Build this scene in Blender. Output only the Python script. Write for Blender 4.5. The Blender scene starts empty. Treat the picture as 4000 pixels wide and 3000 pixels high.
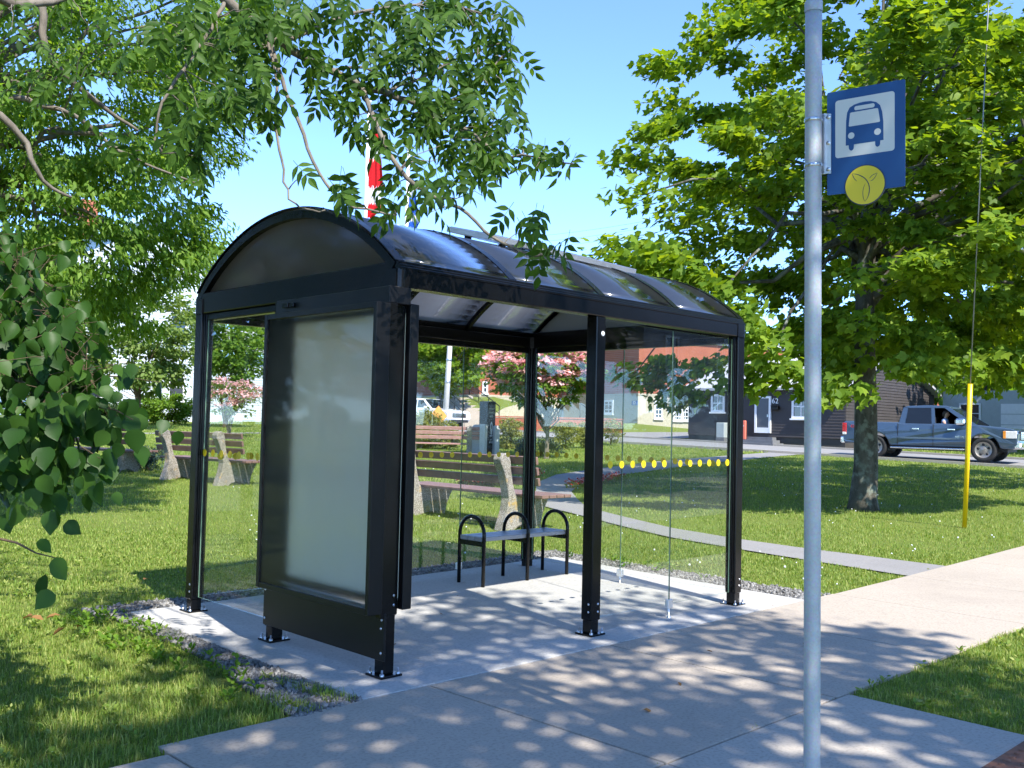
import bpy, bmesh, math, random
import numpy as np
from mathutils import Vector, Matrix
random.seed(7)
rng = np.random.default_rng(11)
scene = bpy.context.scene
COL = scene.collection

# ------------------------------------------------------------------ camera
CAM = np.array([-3.53625, -4.55958, 1.49714])
YAW, PITCH, ROLL, FPX = -0.77747, 0.04189, 0.02392, 3764.018
def cam_axes():
    cy, sy, cp, sp = math.cos(YAW), math.sin(YAW), math.cos(PITCH), math.sin(PITCH)
    f = np.array([-sy*cp, cy*cp, sp]); r = np.array([cy, sy, 0.]); u = np.cross(r, f)
    cr, sr = math.cos(ROLL), math.sin(ROLL)
    return cr*r + sr*u, -sr*r + cr*u, f
CR, CU, CF = cam_axes()
FH = np.array([CF[0], CF[1], 0.]); FH /= np.linalg.norm(FH)
RH = np.array([FH[1], -FH[0], 0.])
cd = bpy.data.cameras.new('camera'); cam = bpy.data.objects.new('camera', cd); COL.objects.link(cam)
cd.sensor_width = 36.0; cd.lens = 36.0*FPX/4000.0; cd.clip_start = 0.05; cd.clip_end = 3000
M = Matrix.Identity(4)
for i in range(3):
    M[i][0] = CR[i]; M[i][1] = CU[i]; M[i][2] = -CF[i]; M[i][3] = CAM[i]
cam.matrix_world = M
scene.camera = cam
scene.render.resolution_x, scene.render.resolution_y = 1024, 768

# ------------------------------------------------------------------ sky, sun, exposure
SUN = np.array([-0.225, -1.03, 1.217]); SUN /= np.linalg.norm(SUN)
EL = math.asin(SUN[2]); AZ = math.atan2(SUN[0], SUN[1])
world = bpy.data.worlds.new('World'); scene.world = world; world.use_nodes = True
wn = world.node_tree; wn.nodes.clear()
sky = wn.nodes.new('ShaderNodeTexSky'); sky.sky_type = 'NISHITA'; sky.sun_disc = False
sky.sun_elevation = EL; sky.sun_rotation = AZ % (2*math.pi); sky.altitude = 6200; sky.air_density = 1.0; sky.dust_density = 0.0; sky.ozone_density = 6.0
bg = wn.nodes.new('ShaderNodeBackground'); bg.inputs['Strength'].default_value = 0.142
wo = wn.nodes.new('ShaderNodeOutputWorld')
wn.links.new(sky.outputs[0], bg.inputs[0]); wn.links.new(bg.outputs[0], wo.inputs[0])
sl = bpy.data.lights.new('sun', 'SUN'); sl.energy = 2.1; sl.angle = math.radians(0.53); sl.color = (1.0, 0.955, 0.88)
so = bpy.data.objects.new('sun', sl); COL.objects.link(so)
so.rotation_euler = Vector(SUN).to_track_quat('Z', 'Y').to_euler(); so.location = (0, -20, 30)
scene.view_settings.view_transform = 'Standard'; scene.view_settings.look = 'None'
scene.view_settings.exposure = 2.25; scene.view_settings.gamma = 1.0; scene.view_settings.use_curve_mapping = False
scene.render.engine = 'CYCLES'
scene.cycles.max_bounces = 10; scene.cycles.transparent_max_bounces = 24; scene.cycles.transmission_bounces = 8
scene.cycles.diffuse_bounces = 3; scene.cycles.glossy_bounces = 4
scene.cycles.caustics_reflective = False; scene.cycles.caustics_refractive = False

# ------------------------------------------------------------------ pixel helpers (4000 x 3000 photo pixels)
def gz_s(s):
    s = np.asarray(s, float)
    q = np.where(s < 7, 0, np.where(s < 11, .025*(s-7)**2/8, .025*(s-9)))
    return np.minimum(q, 1.425)
def sdep(x, y): return (np.asarray(x)-CAM[0])*FH[0] + (np.asarray(y)-CAM[1])*FH[1]
def gz(x, y): return gz_s(sdep(x, y))
def ray(px, py): return CF + CR*(px-2000)/FPX - CU*(py-1500)/FPX
def G(px, py):
    d = ray(px, py)
    t = -CAM[2]/d[2] if d[2] < 0 else 1e9
    if t*(d@FH) > 9: t = (CAM[2]+.225)/(.025*(d@FH)-d[2])
    p = CAM + t*d
    return np.array([p[0], p[1], float(gz(p[0], p[1]))])
def A(px, py, s):                       # point on a pixel's ray at a given horizontal distance
    d = ray(px, py); return CAM + d*(s/(d@FH))
def SL(s, lat): 
    p = CAM + FH*s + RH*lat; return float(p[0]), float(p[1])

# ------------------------------------------------------------------ mesh helpers
def link(ob, parent=None):
    COL.objects.link(ob)
    if parent is not None: ob.parent = parent
    return ob
def mobj(name, me, mat=None, parent=None):
    ob = bpy.data.objects.new(name, me)
    if mat is not None and len(me.materials) == 0: me.materials.append(mat)
    return link(ob, parent)
def empty(name, label=None, cat=None, group=None, loc=(0, 0, 0), rz=0.0):
    ob = bpy.data.objects.new(name, None); ob.empty_display_size = .2
    ob.location = loc; ob.rotation_euler = (0, 0, rz); COL.objects.link(ob)
    if label: tag(ob, label, cat, group)
    return ob
def tag(ob, label=None, cat=None, group=None, kind=None):
    if label: ob['label'] = label
    if cat: ob['category'] = cat
    if group: ob['group'] = group
    if kind: ob['kind'] = kind
    return ob
def fast_mesh(name, V, F, smooth=False):
    V = np.asarray(V, np.float32); F = np.asarray(F, np.int32)
    me = bpy.data.meshes.new(name); n = F.shape[1]
    me.vertices.add(len(V)); me.vertices.foreach_set('co', V.ravel())
    me.loops.add(F.size); me.loops.foreach_set('vertex_index', F.ravel())
    me.polygons.add(len(F)); me.polygons.foreach_set('loop_start', np.arange(0, F.size, n, dtype=np.int32))
    me.polygons.foreach_set('loop_total', np.full(len(F), n, np.int32))
    if smooth: me.polygons.foreach_set('use_smooth', np.ones(len(F), bool))
    me.update(calc_edges=True); me.validate()
    return me
class MB:
    def __init__(s): s.v = []; s.f = []; s.mi = []; s.sm = []
    def add(s, vs, fs, mi=0, sm=False):
        o = len(s.v); s.v += [tuple(float(c) for c in v) for v in vs]
        for f in fs: s.f.append([o+i for i in f]); s.mi.append(mi); s.sm.append(sm)
        return s
    def box(s, x0, x1, y0, y1, z0, z1, mi=0, b=0.0, rz=0.0, org=(0, 0, 0)):
        c = np.array([(x0+x1)/2, (y0+y1)/2, (z0+z1)/2]); h = np.abs(np.array([x1-x0, y1-y0, z1-z0]))/2
        R = np.array([[math.cos(rz), -math.sin(rz), 0], [math.sin(rz), math.cos(rz), 0], [0, 0, 1]])
        return s.obox(R@c+np.array(org), R[:, 0], R[:, 1], R[:, 2], h, mi, b)
    def obox(s, c, ax, ay, az, h, mi=0, b=0.0):
        c = np.asarray(c, float); axs = [np.asarray(a, float) for a in (ax, ay, az)]
        if b <= 0:
            vs = [c + sx*h[0]*axs[0] + sy*h[1]*axs[1] + sz*h[2]*axs[2] for sx in (-1, 1) for sy in (-1, 1) for sz in (-1, 1)]
            fs = [(0, 1, 3, 2), (4, 6, 7, 5), (0, 4, 5, 1), (2, 3, 7, 6), (0, 2, 6, 4), (1, 5, 7, 3)]
            return s.add(vs, fs, mi)
        b = min(b, min(h)*.9); vs = []; idx = {}
        S = [(-1, -1, -1), (-1, -1, 1), (-1, 1, -1), (-1, 1, 1), (1, -1, -1), (1, -1, 1), (1, 1, -1), (1, 1, 1)]
        for q in S:
            for a in range(3):
                p = c.copy()
                for j in range(3): p = p + q[j]*(h[j]-(0 if j == a else b))*axs[j]
                idx[(q, a)] = len(vs); vs.append(p)
        fs = []
        for a in range(3):
            o1, o2 = [(1, 2), (2, 0), (0, 1)][a]
            for sg in (-1, 1):
                L = []
                for (p, q) in ((-1, -1), (1, -1), (1, 1), (-1, 1)):
                    t = [0, 0, 0]; t[a] = sg; t[o1] = p; t[o2] = q; L.append(idx[(tuple(t), a)])
                fs.append(L if sg > 0 else L[::-1])
        for a in range(3):
            for bb in range(a+1, 3):
                cc = 3-a-bb
                for p in (-1, 1):
                    for q in (-1, 1):
                        t = [0, 0, 0]; t[a] = p; t[bb] = q
                        t[cc] = -1; t0 = tuple(t); t[cc] = 1; t1 = tuple(t)
                        L = [idx[(t0, a)], idx[(t1, a)], idx[(t1, bb)], idx[(t0, bb)]]
                        n = np.cross(vs[L[1]]-vs[L[0]], vs[L[2]]-vs[L[0]])
                        if n@(p*axs[a]+q*axs[bb]) < 0: L = L[::-1]
                        fs.append(L)
        for q in S:
            L = [idx[(q, 0)], idx[(q, 1)], idx[(q, 2)]]
            n = np.cross(vs[L[1]]-vs[L[0]], vs[L[2]]-vs[L[0]])
            if n@(q[0]*axs[0]+q[1]*axs[1]+q[2]*axs[2]) < 0: L = L[::-1]
            fs.append(L)
        return s.add(vs, fs, mi)
    def prism(s, poly, org, au, av, aw, d0, d1, mi=0, cap=True):
        """poly of (u,v), extruded along aw from d0 to d1"""
        org = np.asarray(org, float); au, av, aw = [np.asarray(a, float) for a in (au, av, aw)]
        ar = sum(poly[i][0]*poly[(i+1) % len(poly)][1]-poly[(i+1) % len(poly)][0]*poly[i][1] for i in range(len(poly)))
        if (ar < 0) ^ (np.cross(au, av)@aw < 0): poly = poly[::-1]
        n = len(poly)
        vs = [org+p[0]*au+p[1]*av+d0*aw for p in poly] + [org+p[0]*au+p[1]*av+d1*aw for p in poly]
        fs = [(i, (i+1) % n, n+(i+1) % n, n+i) for i in range(n)]
        if cap: fs += [tuple(range(n-1, -1, -1)), tuple(range(n, 2*n))]
        if (d1 < d0): fs = [f[::-1] for f in fs]
        return s.add(vs, fs, mi)
    def tube(s, pts, rad, n=8, mi=0, caps=True, sm=True, up=None):
        pts = [np.asarray(p, float) for p in pts]
        if np.isscalar(rad): rad = [rad]*len(pts)
        vs = []; fs = []; pn = None
        for i, p in enumerate(pts):
            t = pts[min(i+1, len(pts)-1)]-pts[max(i-1, 0)]; t = t/(np.linalg.norm(t)+1e-12)
            if pn is None:
                a = np.array([0, 0, 1.]) if abs(t[2]) < .9 else np.array([1., 0, 0])
                pn = np.cross(t, a); pn /= np.linalg.norm(pn)
            pn = pn-(pn@t)*t; pn /= np.linalg.norm(pn)+1e-12; bn = np.cross(t, pn)
            for k in range(n):
                an = 2*math.pi*k/n; vs.append(p+rad[i]*(math.cos(an)*pn+math.sin(an)*bn))
        for i in range(len(pts)-1):
            for k in range(n):
                fs.append((i*n+k, i*n+(k+1) % n, (i+1)*n+(k+1) % n, (i+1)*n+k))
        s.add(vs, fs, mi, sm)
        if caps:
            o = len(s.v)-len(vs)
            s.f.append([o+k for k in range(n)][::-1]); s.mi.append(mi); s.sm.append(False)
            s.f.append([o+(len(pts)-1)*n+k for k in range(n)]); s.mi.append(mi); s.sm.append(False)
        return s
    def lathe(s, prof, org, axis=(0, 0, 1), n=16, mi=0, sm=True):
        """prof of (r, h) along axis"""
        ax = np.asarray(axis, float); ax = ax/np.linalg.norm(ax)
        a = np.array([0, 0, 1.]) if abs(ax[2]) < .9 else np.array([1., 0, 0])
        e1 = np.cross(ax, a); e1 /= np.linalg.norm(e1); e2 = np.cross(ax, e1); org = np.asarray(org, float)
        vs = []; fs = []
        for r, h in prof:
            for k in range(n):
                an = 2*math.pi*k/n; vs.append(org+ax*h+r*(math.cos(an)*e1+math.sin(an)*e2))
        for i in range(len(prof)-1):
            for k in range(n): fs.append((i*n+k, i*n+(k+1) % n, (i+1)*n+(k+1) % n, (i+1)*n+k))
        return s.add(vs, fs, mi, sm)
    def loft(s, rings, mi=0, sm=True, close=True):
        n = len(rings[0]); vs = [p for r in rings for p in r]; fs = []
        for i in range(len(rings)-1):
            for k in range(n): fs.append((i*n+k, i*n+(k+1) % n, (i+1)*n+(k+1) % n, (i+1)*n+k))
        if close: fs += [tuple(range(n))[::-1], tuple((len(rings)-1)*n+k for k in range(n))]
        return s.add(vs, fs, mi, sm)
    def mesh(s, name, mats):
        me = bpy.data.meshes.new(name); me.from_pydata(s.v, [], s.f)
        for m in (mats if isinstance(mats, (list, tuple)) else [mats]): me.materials.append(m)
        me.polygons.foreach_set('material_index', s.mi); me.polygons.foreach_set('use_smooth', s.sm)
        me.update(); return me
    def build(s, name, mats, parent=None): return link(bpy.data.objects.new(name, s.mesh(name, mats)), parent)
def tri_norm(ob):
    bm = bmesh.new(); bm.from_mesh(ob.data); bmesh.ops.recalc_face_normals(bm, faces=bm.faces); bm.to_mesh(ob.data); bm.free(); return ob
def bevel(ob, w, seg=2, ang=35):
    m = ob.modifiers.new('bevel', 'BEVEL'); m.width = w; m.segments = seg; m.limit_method = 'ANGLE'; m.angle_limit = math.radians(ang); return ob
def text_mesh(body, size, depth=0.0):
    cu = bpy.data.curves.new('t', 'FONT'); cu.body = body; cu.size = size; cu.extrude = depth
    cu.align_x = 'CENTER'; cu.align_y = 'CENTER'; cu.resolution_u = 3
    o = bpy.data.objects.new('t', cu); COL.objects.link(o); bpy.context.view_layer.update()
    me = bpy.data.meshes.new_from_object(o.evaluated_get(bpy.context.evaluated_depsgraph_get()))
    bpy.data.objects.remove(o); return me
def basis(ob, org, ax, ay, az):
    m = Matrix.Identity(4)
    for i in range(3): m[i][0] = ax[i]; m[i][1] = ay[i]; m[i][2] = az[i]; m[i][3] = org[i]
    ob.matrix_local = m; return ob

# ------------------------------------------------------------------ materials
def nt(name):
    m = bpy.data.materials.new(name); m.use_nodes = True; t = m.node_tree
    p = t.nodes['Principled BSDF']; return m, t, p
def pr(p, **k):
    for a, b in k.items(): p.inputs[a.replace('_', ' ')].default_value = b
def coords(t, space='Object'):
    c = t.nodes.new('ShaderNodeTexCoord'); return c.outputs[space]
def noise(t, vec, scale, detail=4, rough=.55, dist=0.0):
    n = t.nodes.new('ShaderNodeTexNoise'); n.inputs['Scale'].default_value = scale; n.inputs['Detail'].default_value = detail
    n.inputs['Roughness'].default_value = rough; n.inputs['Distortion'].default_value = dist
    if vec is not None: t.links.new(vec, n.inputs['Vector'])
    return n.outputs['Fac']
def ramp(t, fac, stops, interp='LINEAR'):
    r = t.nodes.new('ShaderNodeValToRGB'); r.color_ramp.interpolation = interp
    e = r.color_ramp.elements
    while len(e) < len(stops): e.new(.5)
    for i, (pos, c) in enumerate(stops):
        e[i].position = pos; e[i].color = (*c, 1) if len(c) == 3 else c
    t.links.new(fac, r.inputs['Fac']); return r.outputs['Color']
def mixc(t, fac, a, b, mode='MIX'):
    m = t.nodes.new('ShaderNodeMix'); m.data_type = 'RGBA'; m.blend_type = mode
    def put(sock, v):
        if isinstance(v, (int, float)): sock.default_value = v
        elif isinstance(v, tuple): sock.default_value = (*v, 1) if len(v) == 3 else v
        else: t.links.new(v, sock)
    put(m.inputs['Factor'], fac); put(m.inputs[6], a); put(m.inputs[7], b); return m.outputs[2]
def bump(t, p, h, strength=.3, dist=.01):
    b = t.nodes.new('ShaderNodeBump'); b.inputs['Strength'].default_value = strength; b.inputs['Distance'].default_value = dist
    t.links.new(h, b.inputs['Height']); t.links.new(b.outputs[0], p.inputs['Normal'])
def plain(name, col, rough=.5, metal=0.0, var=.12, scale=6.0, spec=.5, coat=0.0, bmp=0.0, bscale=60.0, space='Object'):
    m, t, p = nt(name); v = coords(t, space)
    n = noise(t, v, scale, 5)
    a = tuple(c*(1-var) for c in col); b = tuple(min(1, c*(1+var)) for c in col)
    t.links.new(ramp(t, n, [(.3, a), (.7, b)]), p.inputs['Base Color'])
    pr(p, Roughness=rough, Metallic=metal, Specular_IOR_Level=spec, Coat_Weight=coat, Coat_Roughness=.06)
    if bmp > 0: bump(t, p, noise(t, v, bscale, 4), bmp, .004)
    return m
MAT = {}
MAT['black'] = plain('black powder coat', (.0040, .0040, .0043), .24, 0, .25, 3, .28, .03)
MAT['black2'] = plain('black panel', (.0035, .0035, .0038), .4, 0, .3, 8, .3)
MAT['steel'] = plain('stainless', (.62, .62, .63), .28, 1.0, .08, 30)
MAT['alu'] = plain('aluminium', (.74, .75, .77), .38, 1.0, .06, 20)
MAT['gasket'] = plain('gasket', (.012, .013, .013), .5)
MAT['dot'] = plain('yellow dot vinyl', (.78, .56, .008), .55, 0, .05)
MAT['seat'] = plain('grey recycled plank', (.30, .31, .33), .38, 0, .08, 14)
def m_galv():
    m, t, p = nt('galvanised steel'); v = coords(t)
    vo = t.nodes.new('ShaderNodeTexVoronoi'); vo.inputs['Scale'].default_value = 130; t.links.new(v, vo.inputs['Vector'])
    n = noise(t, v, 9, 5); c = mixc(t, n, (.38, .395, .40), (.54, .555, .56))
    c = mixc(t, .18, c, vo.outputs['Color'], 'SOFT_LIGHT'); t.links.new(c, p.inputs['Base Color'])
    pr(p, Metallic=.2, Roughness=.5); bump(t, p, n, .08, .002); return m
MAT['galv'] = m_galv()
def schlick(t, r0):
    lw = t.nodes.new('ShaderNodeLayerWeight'); lw.inputs[0].default_value = .5
    pw = t.nodes.new('ShaderNodeMath'); pw.operation = 'POWER'; t.links.new(lw.outputs['Facing'], pw.inputs[0]); pw.inputs[1].default_value = 5
    ma = t.nodes.new('ShaderNodeMath'); ma.operation = 'MULTIPLY_ADD'; t.links.new(pw.outputs[0], ma.inputs[0]); ma.inputs[1].default_value = 1-r0; ma.inputs[2].default_value = r0
    return ma.outputs[0]
def m_glass(name, tint=(.982, .990, .984), ior=1.45, dirt=.006):
    m = bpy.data.materials.new(name); m.use_nodes = True; t = m.node_tree; t.nodes.clear()
    o = t.nodes.new('ShaderNodeOutputMaterial'); tr = t.nodes.new('ShaderNodeBsdfTransparent'); gl = t.nodes.new('ShaderNodeBsdfGlossy')
    tr.inputs[0].default_value = (*tint, 1); gl.inputs['Roughness'].default_value = .0; gl.inputs[0].default_value = (.95, .97, .97, 1)
    fr = schlick(t, .038)
    mx = t.nodes.new('ShaderNodeMixShader'); t.links.new(fr, mx.inputs[0]); t.links.new(tr.outputs[0], mx.inputs[1]); t.links.new(gl.outputs[0], mx.inputs[2])
    df = t.nodes.new('ShaderNodeBsdfDiffuse'); df.inputs[0].default_value = (.6, .62, .58, 1)
    c = t.nodes.new('ShaderNodeTexCoord'); n = noise(t, c.outputs['Object'], 5, 8, .7)
    r = ramp(t, n, [(.45, (0, 0, 0)), (.8, (dirt*2, dirt*2, dirt*2))]); 
    m2 = t.nodes.new('ShaderNodeMixShader'); t.links.new(r, m2.inputs[0]); t.links.new(mx.outputs[0], m2.inputs[1]); t.links.new(df.outputs[0], m2.inputs[2])
    t.links.new(m2.outputs[0], o.inputs[0]); return m
MAT['glass'] = m_glass('clear tempered glass')
MAT['edge'] = plain('glass edge', (.22, .36, .24), .15, 0, .1, 5)
def m_frost(name, wd, rough, dcol):
    m, t, p = nt(name)
    pr(p, Base_Color=(.92, .96, .92, 1), Transmission_Weight=1.0, Roughness=rough, IOR=1.08, Specular_IOR_Level=.2)
    tl = t.nodes.new('ShaderNodeBsdfTranslucent'); tl.inputs[0].default_value = (*dcol, 1)
    df = t.nodes.new('ShaderNodeBsdfDiffuse'); df.inputs[0].default_value = (.30, .34, .32, 1)
    m1 = t.nodes.new('ShaderNodeMixShader'); m1.inputs[0].default_value = .25; t.links.new(tl.outputs[0], m1.inputs[1]); t.links.new(df.outputs[0], m1.inputs[2])
    v = coords(t); n = noise(t, v, 7, 7, .7); sc = noise(t, v, 26, 3, .9, 1.5)
    f = ramp(t, n, [(.3, (wd*.85,)*3), (.7, (wd*1.15,)*3)]); f2 = mixc(t, ramp(t, sc, [(.70, (0, 0, 0)), (.73, (.5, .5, .5))]), f, (.55, .55, .55))
    m2 = t.nodes.new('ShaderNodeMixShader'); t.links.new(f2, m2.inputs[0])
    t.links.new(p.outputs[0], m2.inputs[1]); t.links.new(m1.outputs[0], m2.inputs[2])
    gl = t.nodes.new('ShaderNodeBsdfGlossy'); gl.inputs['Roughness'].default_value = .04
    m3 = t.nodes.new('ShaderNodeMixShader'); t.links.new(schlick(t, .012), m3.inputs[0]); t.links.new(m2.outputs[0], m3.inputs[1]); t.links.new(gl.outputs[0], m3.inputs[2])
    t.links.new(m3.outputs[0], t.nodes['Material Output'].inputs[0]); return m
MAT['frost2'] = m_frost('white diffuser sheet', .85, .5, (.78, .86, .70))
MAT['frost'] = m_frost('frosted poster sheet', .10, .50, (.6, .65, .6))

def m_roof(name, r0, tw, tcol):
    m, t, p = nt(name); v = coords(t)
    wv = t.nodes.new('ShaderNodeTexWave'); wv.bands_direction = 'X'; wv.inputs['Scale'].default_value = 26; t.links.new(v, wv.inputs['Vector'])
    n = noise(t, v, 3, 6)
    pr(p, Roughness=.4, Specular_IOR_Level=.3)
    t.links.new(ramp(t, n, [(.3, (.022, .024, .025)), (.75, (.06, .062, .06))]), p.inputs['Base Color'])
    tl = t.nodes.new('ShaderNodeBsdfTranslucent'); t.links.new(mixc(t, wv.outputs['Fac'], tuple(c*.85 for c in tcol), tcol), tl.inputs[0])
    mx = t.nodes.new('ShaderNodeMixShader'); mx.inputs[0].default_value = tw
    t.links.new(p.outputs[0], mx.inputs[1]); t.links.new(tl.outputs[0], mx.inputs[2])
    gl = t.nodes.new('ShaderNodeBsdfGlossy'); gl.inputs['Roughness'].default_value = .07; gl.inputs[0].default_value = (.9, .93, 1, 1)
    m3 = t.nodes.new('ShaderNodeMixShader'); t.links.new(schlick(t, r0), m3.inputs[0]); t.links.new(mx.outputs[0], m3.inputs[1]); t.links.new(gl.outputs[0], m3.inputs[2])
    bp = t.nodes.new('ShaderNodeBump'); bp.inputs['Strength'].default_value = .012; bp.inputs['Distance'].default_value = .01; t.links.new(n, bp.inputs['Height']); t.links.new(bp.outputs[0], gl.inputs['Normal'])
    t.links.new(m3.outputs[0], t.nodes['Material Output'].inputs[0])
    return m
MAT['roof'] = m_roof('smoked polycarbonate', .17, .60, (.80, .79, .80)); MAT['gable'] = m_roof('smoked gable sheet', .025, .60, (.62, .59, .54))
def m_concrete(name, base, broom=0.0, sc=1.0, dark=.25):
    m, t, p = nt(name); v = coords(t)
    n1 = noise(t, v, 1.1*sc, 5); n2 = noise(t, v, 190*sc, 3, .7); n3 = noise(t, v, 14*sc, 6, .65)
    a = tuple(c*(1-dark) for c in base); b = tuple(min(1, c*1.12) for c in base)
    c = ramp(t, n1, [(.3, tuple(x*.93 for x in base)), (.7, tuple(min(1, x*1.05) for x in base))])
    c = mixc(t, .55, c, ramp(t, n2, [(.28, a), (.5, base), (.75, b)]), 'MIX')
    c = mixc(t, .28, c, ramp(t, n3, [(.3, tuple(x*.8 for x in base)), (.65, b)]), 'MIX')
    n4 = noise(t, v, 55*sc, 2, .5); c = mixc(t, .38, c, ramp(t, n4, [(.36, tuple(x*.62 for x in base)), (.46, base), (.6, b)]))
    n5 = noise(t, v, .45*sc, 7, .72, .6); c = mixc(t, ramp(t, n5, [(.52, (0, 0, 0)), (.75, (.45, .45, .45))]), c, tuple(x*.66 for x in base))
    vc = t.nodes.new('ShaderNodeTexVoronoi'); vc.inputs['Scale'].default_value = 9*sc; t.links.new(v, vc.inputs['Vector']); c = mixc(t, ramp(t, vc.outputs['Distance'], [(.02, (.55, .55, .55)), (.045, (0, 0, 0))]), c, tuple(x*.45 for x in base))
    t.links.new(c, p.inputs['Base Color']); pr(p, Roughness=.9, Specular_IOR_Level=.25)
    bump(t, p, n2, .35, .002); return m
MAT['pad'] = m_concrete('new concrete', (.455, .44, .41), dark=.14)
MAT['walk'] = m_concrete('worn concrete', (.40, .345, .28), dark=.45)
MAT['walk2'] = m_concrete('ramp concrete', (.42, .375, .315), dark=.3)
MAT['asphalt'] = m_concrete('asphalt path', (.25, .24, .23), dark=.3)
MAT['road'] = m_concrete('road asphalt', (.26, .255, .25), dark=.2, sc=.6)
MAT['found'] = m_concrete('tan foundation', (.46, .42, .31), dark=.1, sc=.2)
MAT['stone'] = m_concrete('grey granite', (.55, .56, .56), dark=.35)
def m_soil():
    m, t, p = nt('lawn soil'); v = coords(t)
    n1 = noise(t, v, .5, 5, .6); n2 = noise(t, v, 6, 6, .7); n3 = noise(t, v, 45, 4, .7)
    c = mixc(t, n1, (.13, .19, .030), (.24, .29, .062))
    c = mixc(t, ramp(t, n2, [(.45, (0, 0, 0)), (.75, (.5, .5, .5))]), c, (.27, .25, .085))
    c = mixc(t, ramp(t, n3, [(.35, (.7, .7, .7)), (.62, (0, 0, 0))]), c, (.06, .09, .018))
    t.links.new(c, p.inputs['Base Color']); pr(p, Roughness=.95, Specular_IOR_Level=.1); bump(t, p, n3, .8, .03); return m
MAT['lawn'] = m_soil()
def m_leaf(name, c1, c2, c3, trans=.38, tc=None, rough=.5, spec=.16):
    m, t, p = nt(name); g = t.nodes.new('ShaderNodeNewGeometry')
    col = ramp(t, g.outputs['Random Per Island'], [(0, c1), (.5, c2), (1, c3)])
    t.links.new(col, p.inputs['Base Color']); pr(p, Roughness=rough, Specular_IOR_Level=spec)
    tl = t.nodes.new('ShaderNodeBsdfTranslucent')
    tcol = mixc(t, 1.0, col, tc or (1.9, 1.75, .55), 'MULTIPLY'); t.links.new(tcol, tl.inputs[0])
    mx = t.nodes.new('ShaderNodeMixShader'); mx.inputs[0].default_value = trans
    t.links.new(p.outputs[0], mx.inputs[1]); t.links.new(tl.outputs[0], mx.inputs[2]); t.links.new(mx.outputs[0], t.nodes['Material Output'].inputs[0])
    return m
MAT['grass'] = m_leaf('grass blades', (.12, .205, .028), (.205, .30, .048), (.38, .40, .125), .38, (1.5, 1.4, .5), .5, .25)
MAT['maple'] = m_leaf('maple leaf', (.085, .165, .016), (.15, .255, .024), (.23, .33, .038), .48, (2.0, 1.7, .4))
MAT['ash'] = m_leaf('ash leaf', (.024, .062, .009), (.042, .098, .014), (.080, .155, .022), .42, (1.9, 1.8, .5))
MAT['fine'] = m_leaf('fine leaf', (.075, .155, .022), (.125, .225, .034), (.20, .31, .055), .48, (1.9, 1.8, .5))
MAT['pale'] = m_leaf('pale leaf', (.10, .16, .03), (.15, .22, .05), (.20, .27, .08), .38, (1.6, 1.6, .6))
MAT['shrub'] = m_leaf('broad leaf', (.018, .055, .008), (.032, .085, .012), (.062, .135, .02), .38, (1.8, 1.8, .5), .45, .22)
MAT['hedge'] = m_leaf('hedge leaf', (.08, .17, .015), (.12, .22, .02), (.17, .27, .03), .35)
MAT['olive'] = m_leaf('olive shrub leaf', (.14, .165, .035), (.20, .22, .055), (.27, .28, .08), .36)
MAT['dark'] = m_leaf('dark leaf', (.02, .05, .012), (.03, .07, .016), (.045, .09, .02), .3)
MAT['spruce'] = m_leaf('blue needle', (.03, .065, .05), (.045, .085, .07), (.07, .11, .09), .2)
MAT['pink'] = m_leaf('pink bract', (.80, .38, .41), (.90, .54, .55), (.93, .70, .68), .35, (1.2, 1.0, .9), .6, .2)
MAT['red'] = m_leaf('red petal', (.45, .02, .02), (.6, .05, .03), (.75, .60, .55), .3, (1.2, .8, .8), .6, .2)
MAT['dead'] = m_leaf('dead leaf', (.16, .08, .03), (.25, .13, .05), (.33, .2, .08), .2, (1.2, 1, .7), .7, .1)
def m_bark(name, a, b, sc=9.0, lich=None):
    m, t, p = nt(name); v = coords(t)
    mp = t.nodes.new('ShaderNodeMapping'); mp.inputs['Scale'].default_value = (1, 1, .35); t.links.new(v, mp.inputs[0])
    n = noise(t, mp.outputs[0], sc, 7, .65); n2 = noise(t, v, sc*.6, 5, .6)
    c = ramp(t, n, [(.3, a), (.7, b)])
    if lich: c = mixc(t, ramp(t, n2, [(.5, (0, 0, 0)), (.62, (1, 1, 1))]), c, lich)
    t.links.new(c, p.inputs['Base Color']); pr(p, Roughness=.9, Specular_IOR_Level=.15); bump(t, p, n, .7, .02); return m
MAT['bark'] = m_bark('maple bark', (.035, .032, .024), (.13, .12, .095), 9, (.17, .185, .15))
MAT['twig'] = m_bark('grey twig bark', (.10, .085, .065), (.24, .21, .17), 14)
MAT['stem'] = m_bark('brown stem', (.07, .05, .03), (.15, .11, .07), 14)
def m_aggr():
    m, t, p = nt('exposed aggregate with lichen'); v = coords(t)
    vo = t.nodes.new('ShaderNodeTexVoronoi'); vo.inputs['Scale'].default_value = 120; t.links.new(v, vo.inputs['Vector'])
    n = noise(t, v, 5, 6, .7)
    sp = t.nodes.new('ShaderNodeSeparateColor'); t.links.new(vo.outputs['Color'], sp.inputs[0])
    c = ramp(t, sp.outputs[0], [(0, (.12, .10, .08)), (.4, (.25, .22, .18)), (.75, (.38, .35, .30)), (1, (.50, .47, .43))])
    c = mixc(t, ramp(t, n, [(.56, (0, 0, 0)), (.66, (.75, .75, .75))]), c, (.48, .30, .06))
    t.links.new(c, p.inputs['Base Color']); pr(p, Roughness=.85); bump(t, p, vo.outputs['Distance'], .6, .012); return m
MAT['aggr'] = m_aggr()
MAT['slat'] = plain('weathered brown slat', (.20, .115, .095), .6, 0, .2, 9, .4)
MAT['slatpink'] = plain('faded pink slat', (.40, .215, .185), .6, 0, .12, 9)
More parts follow.
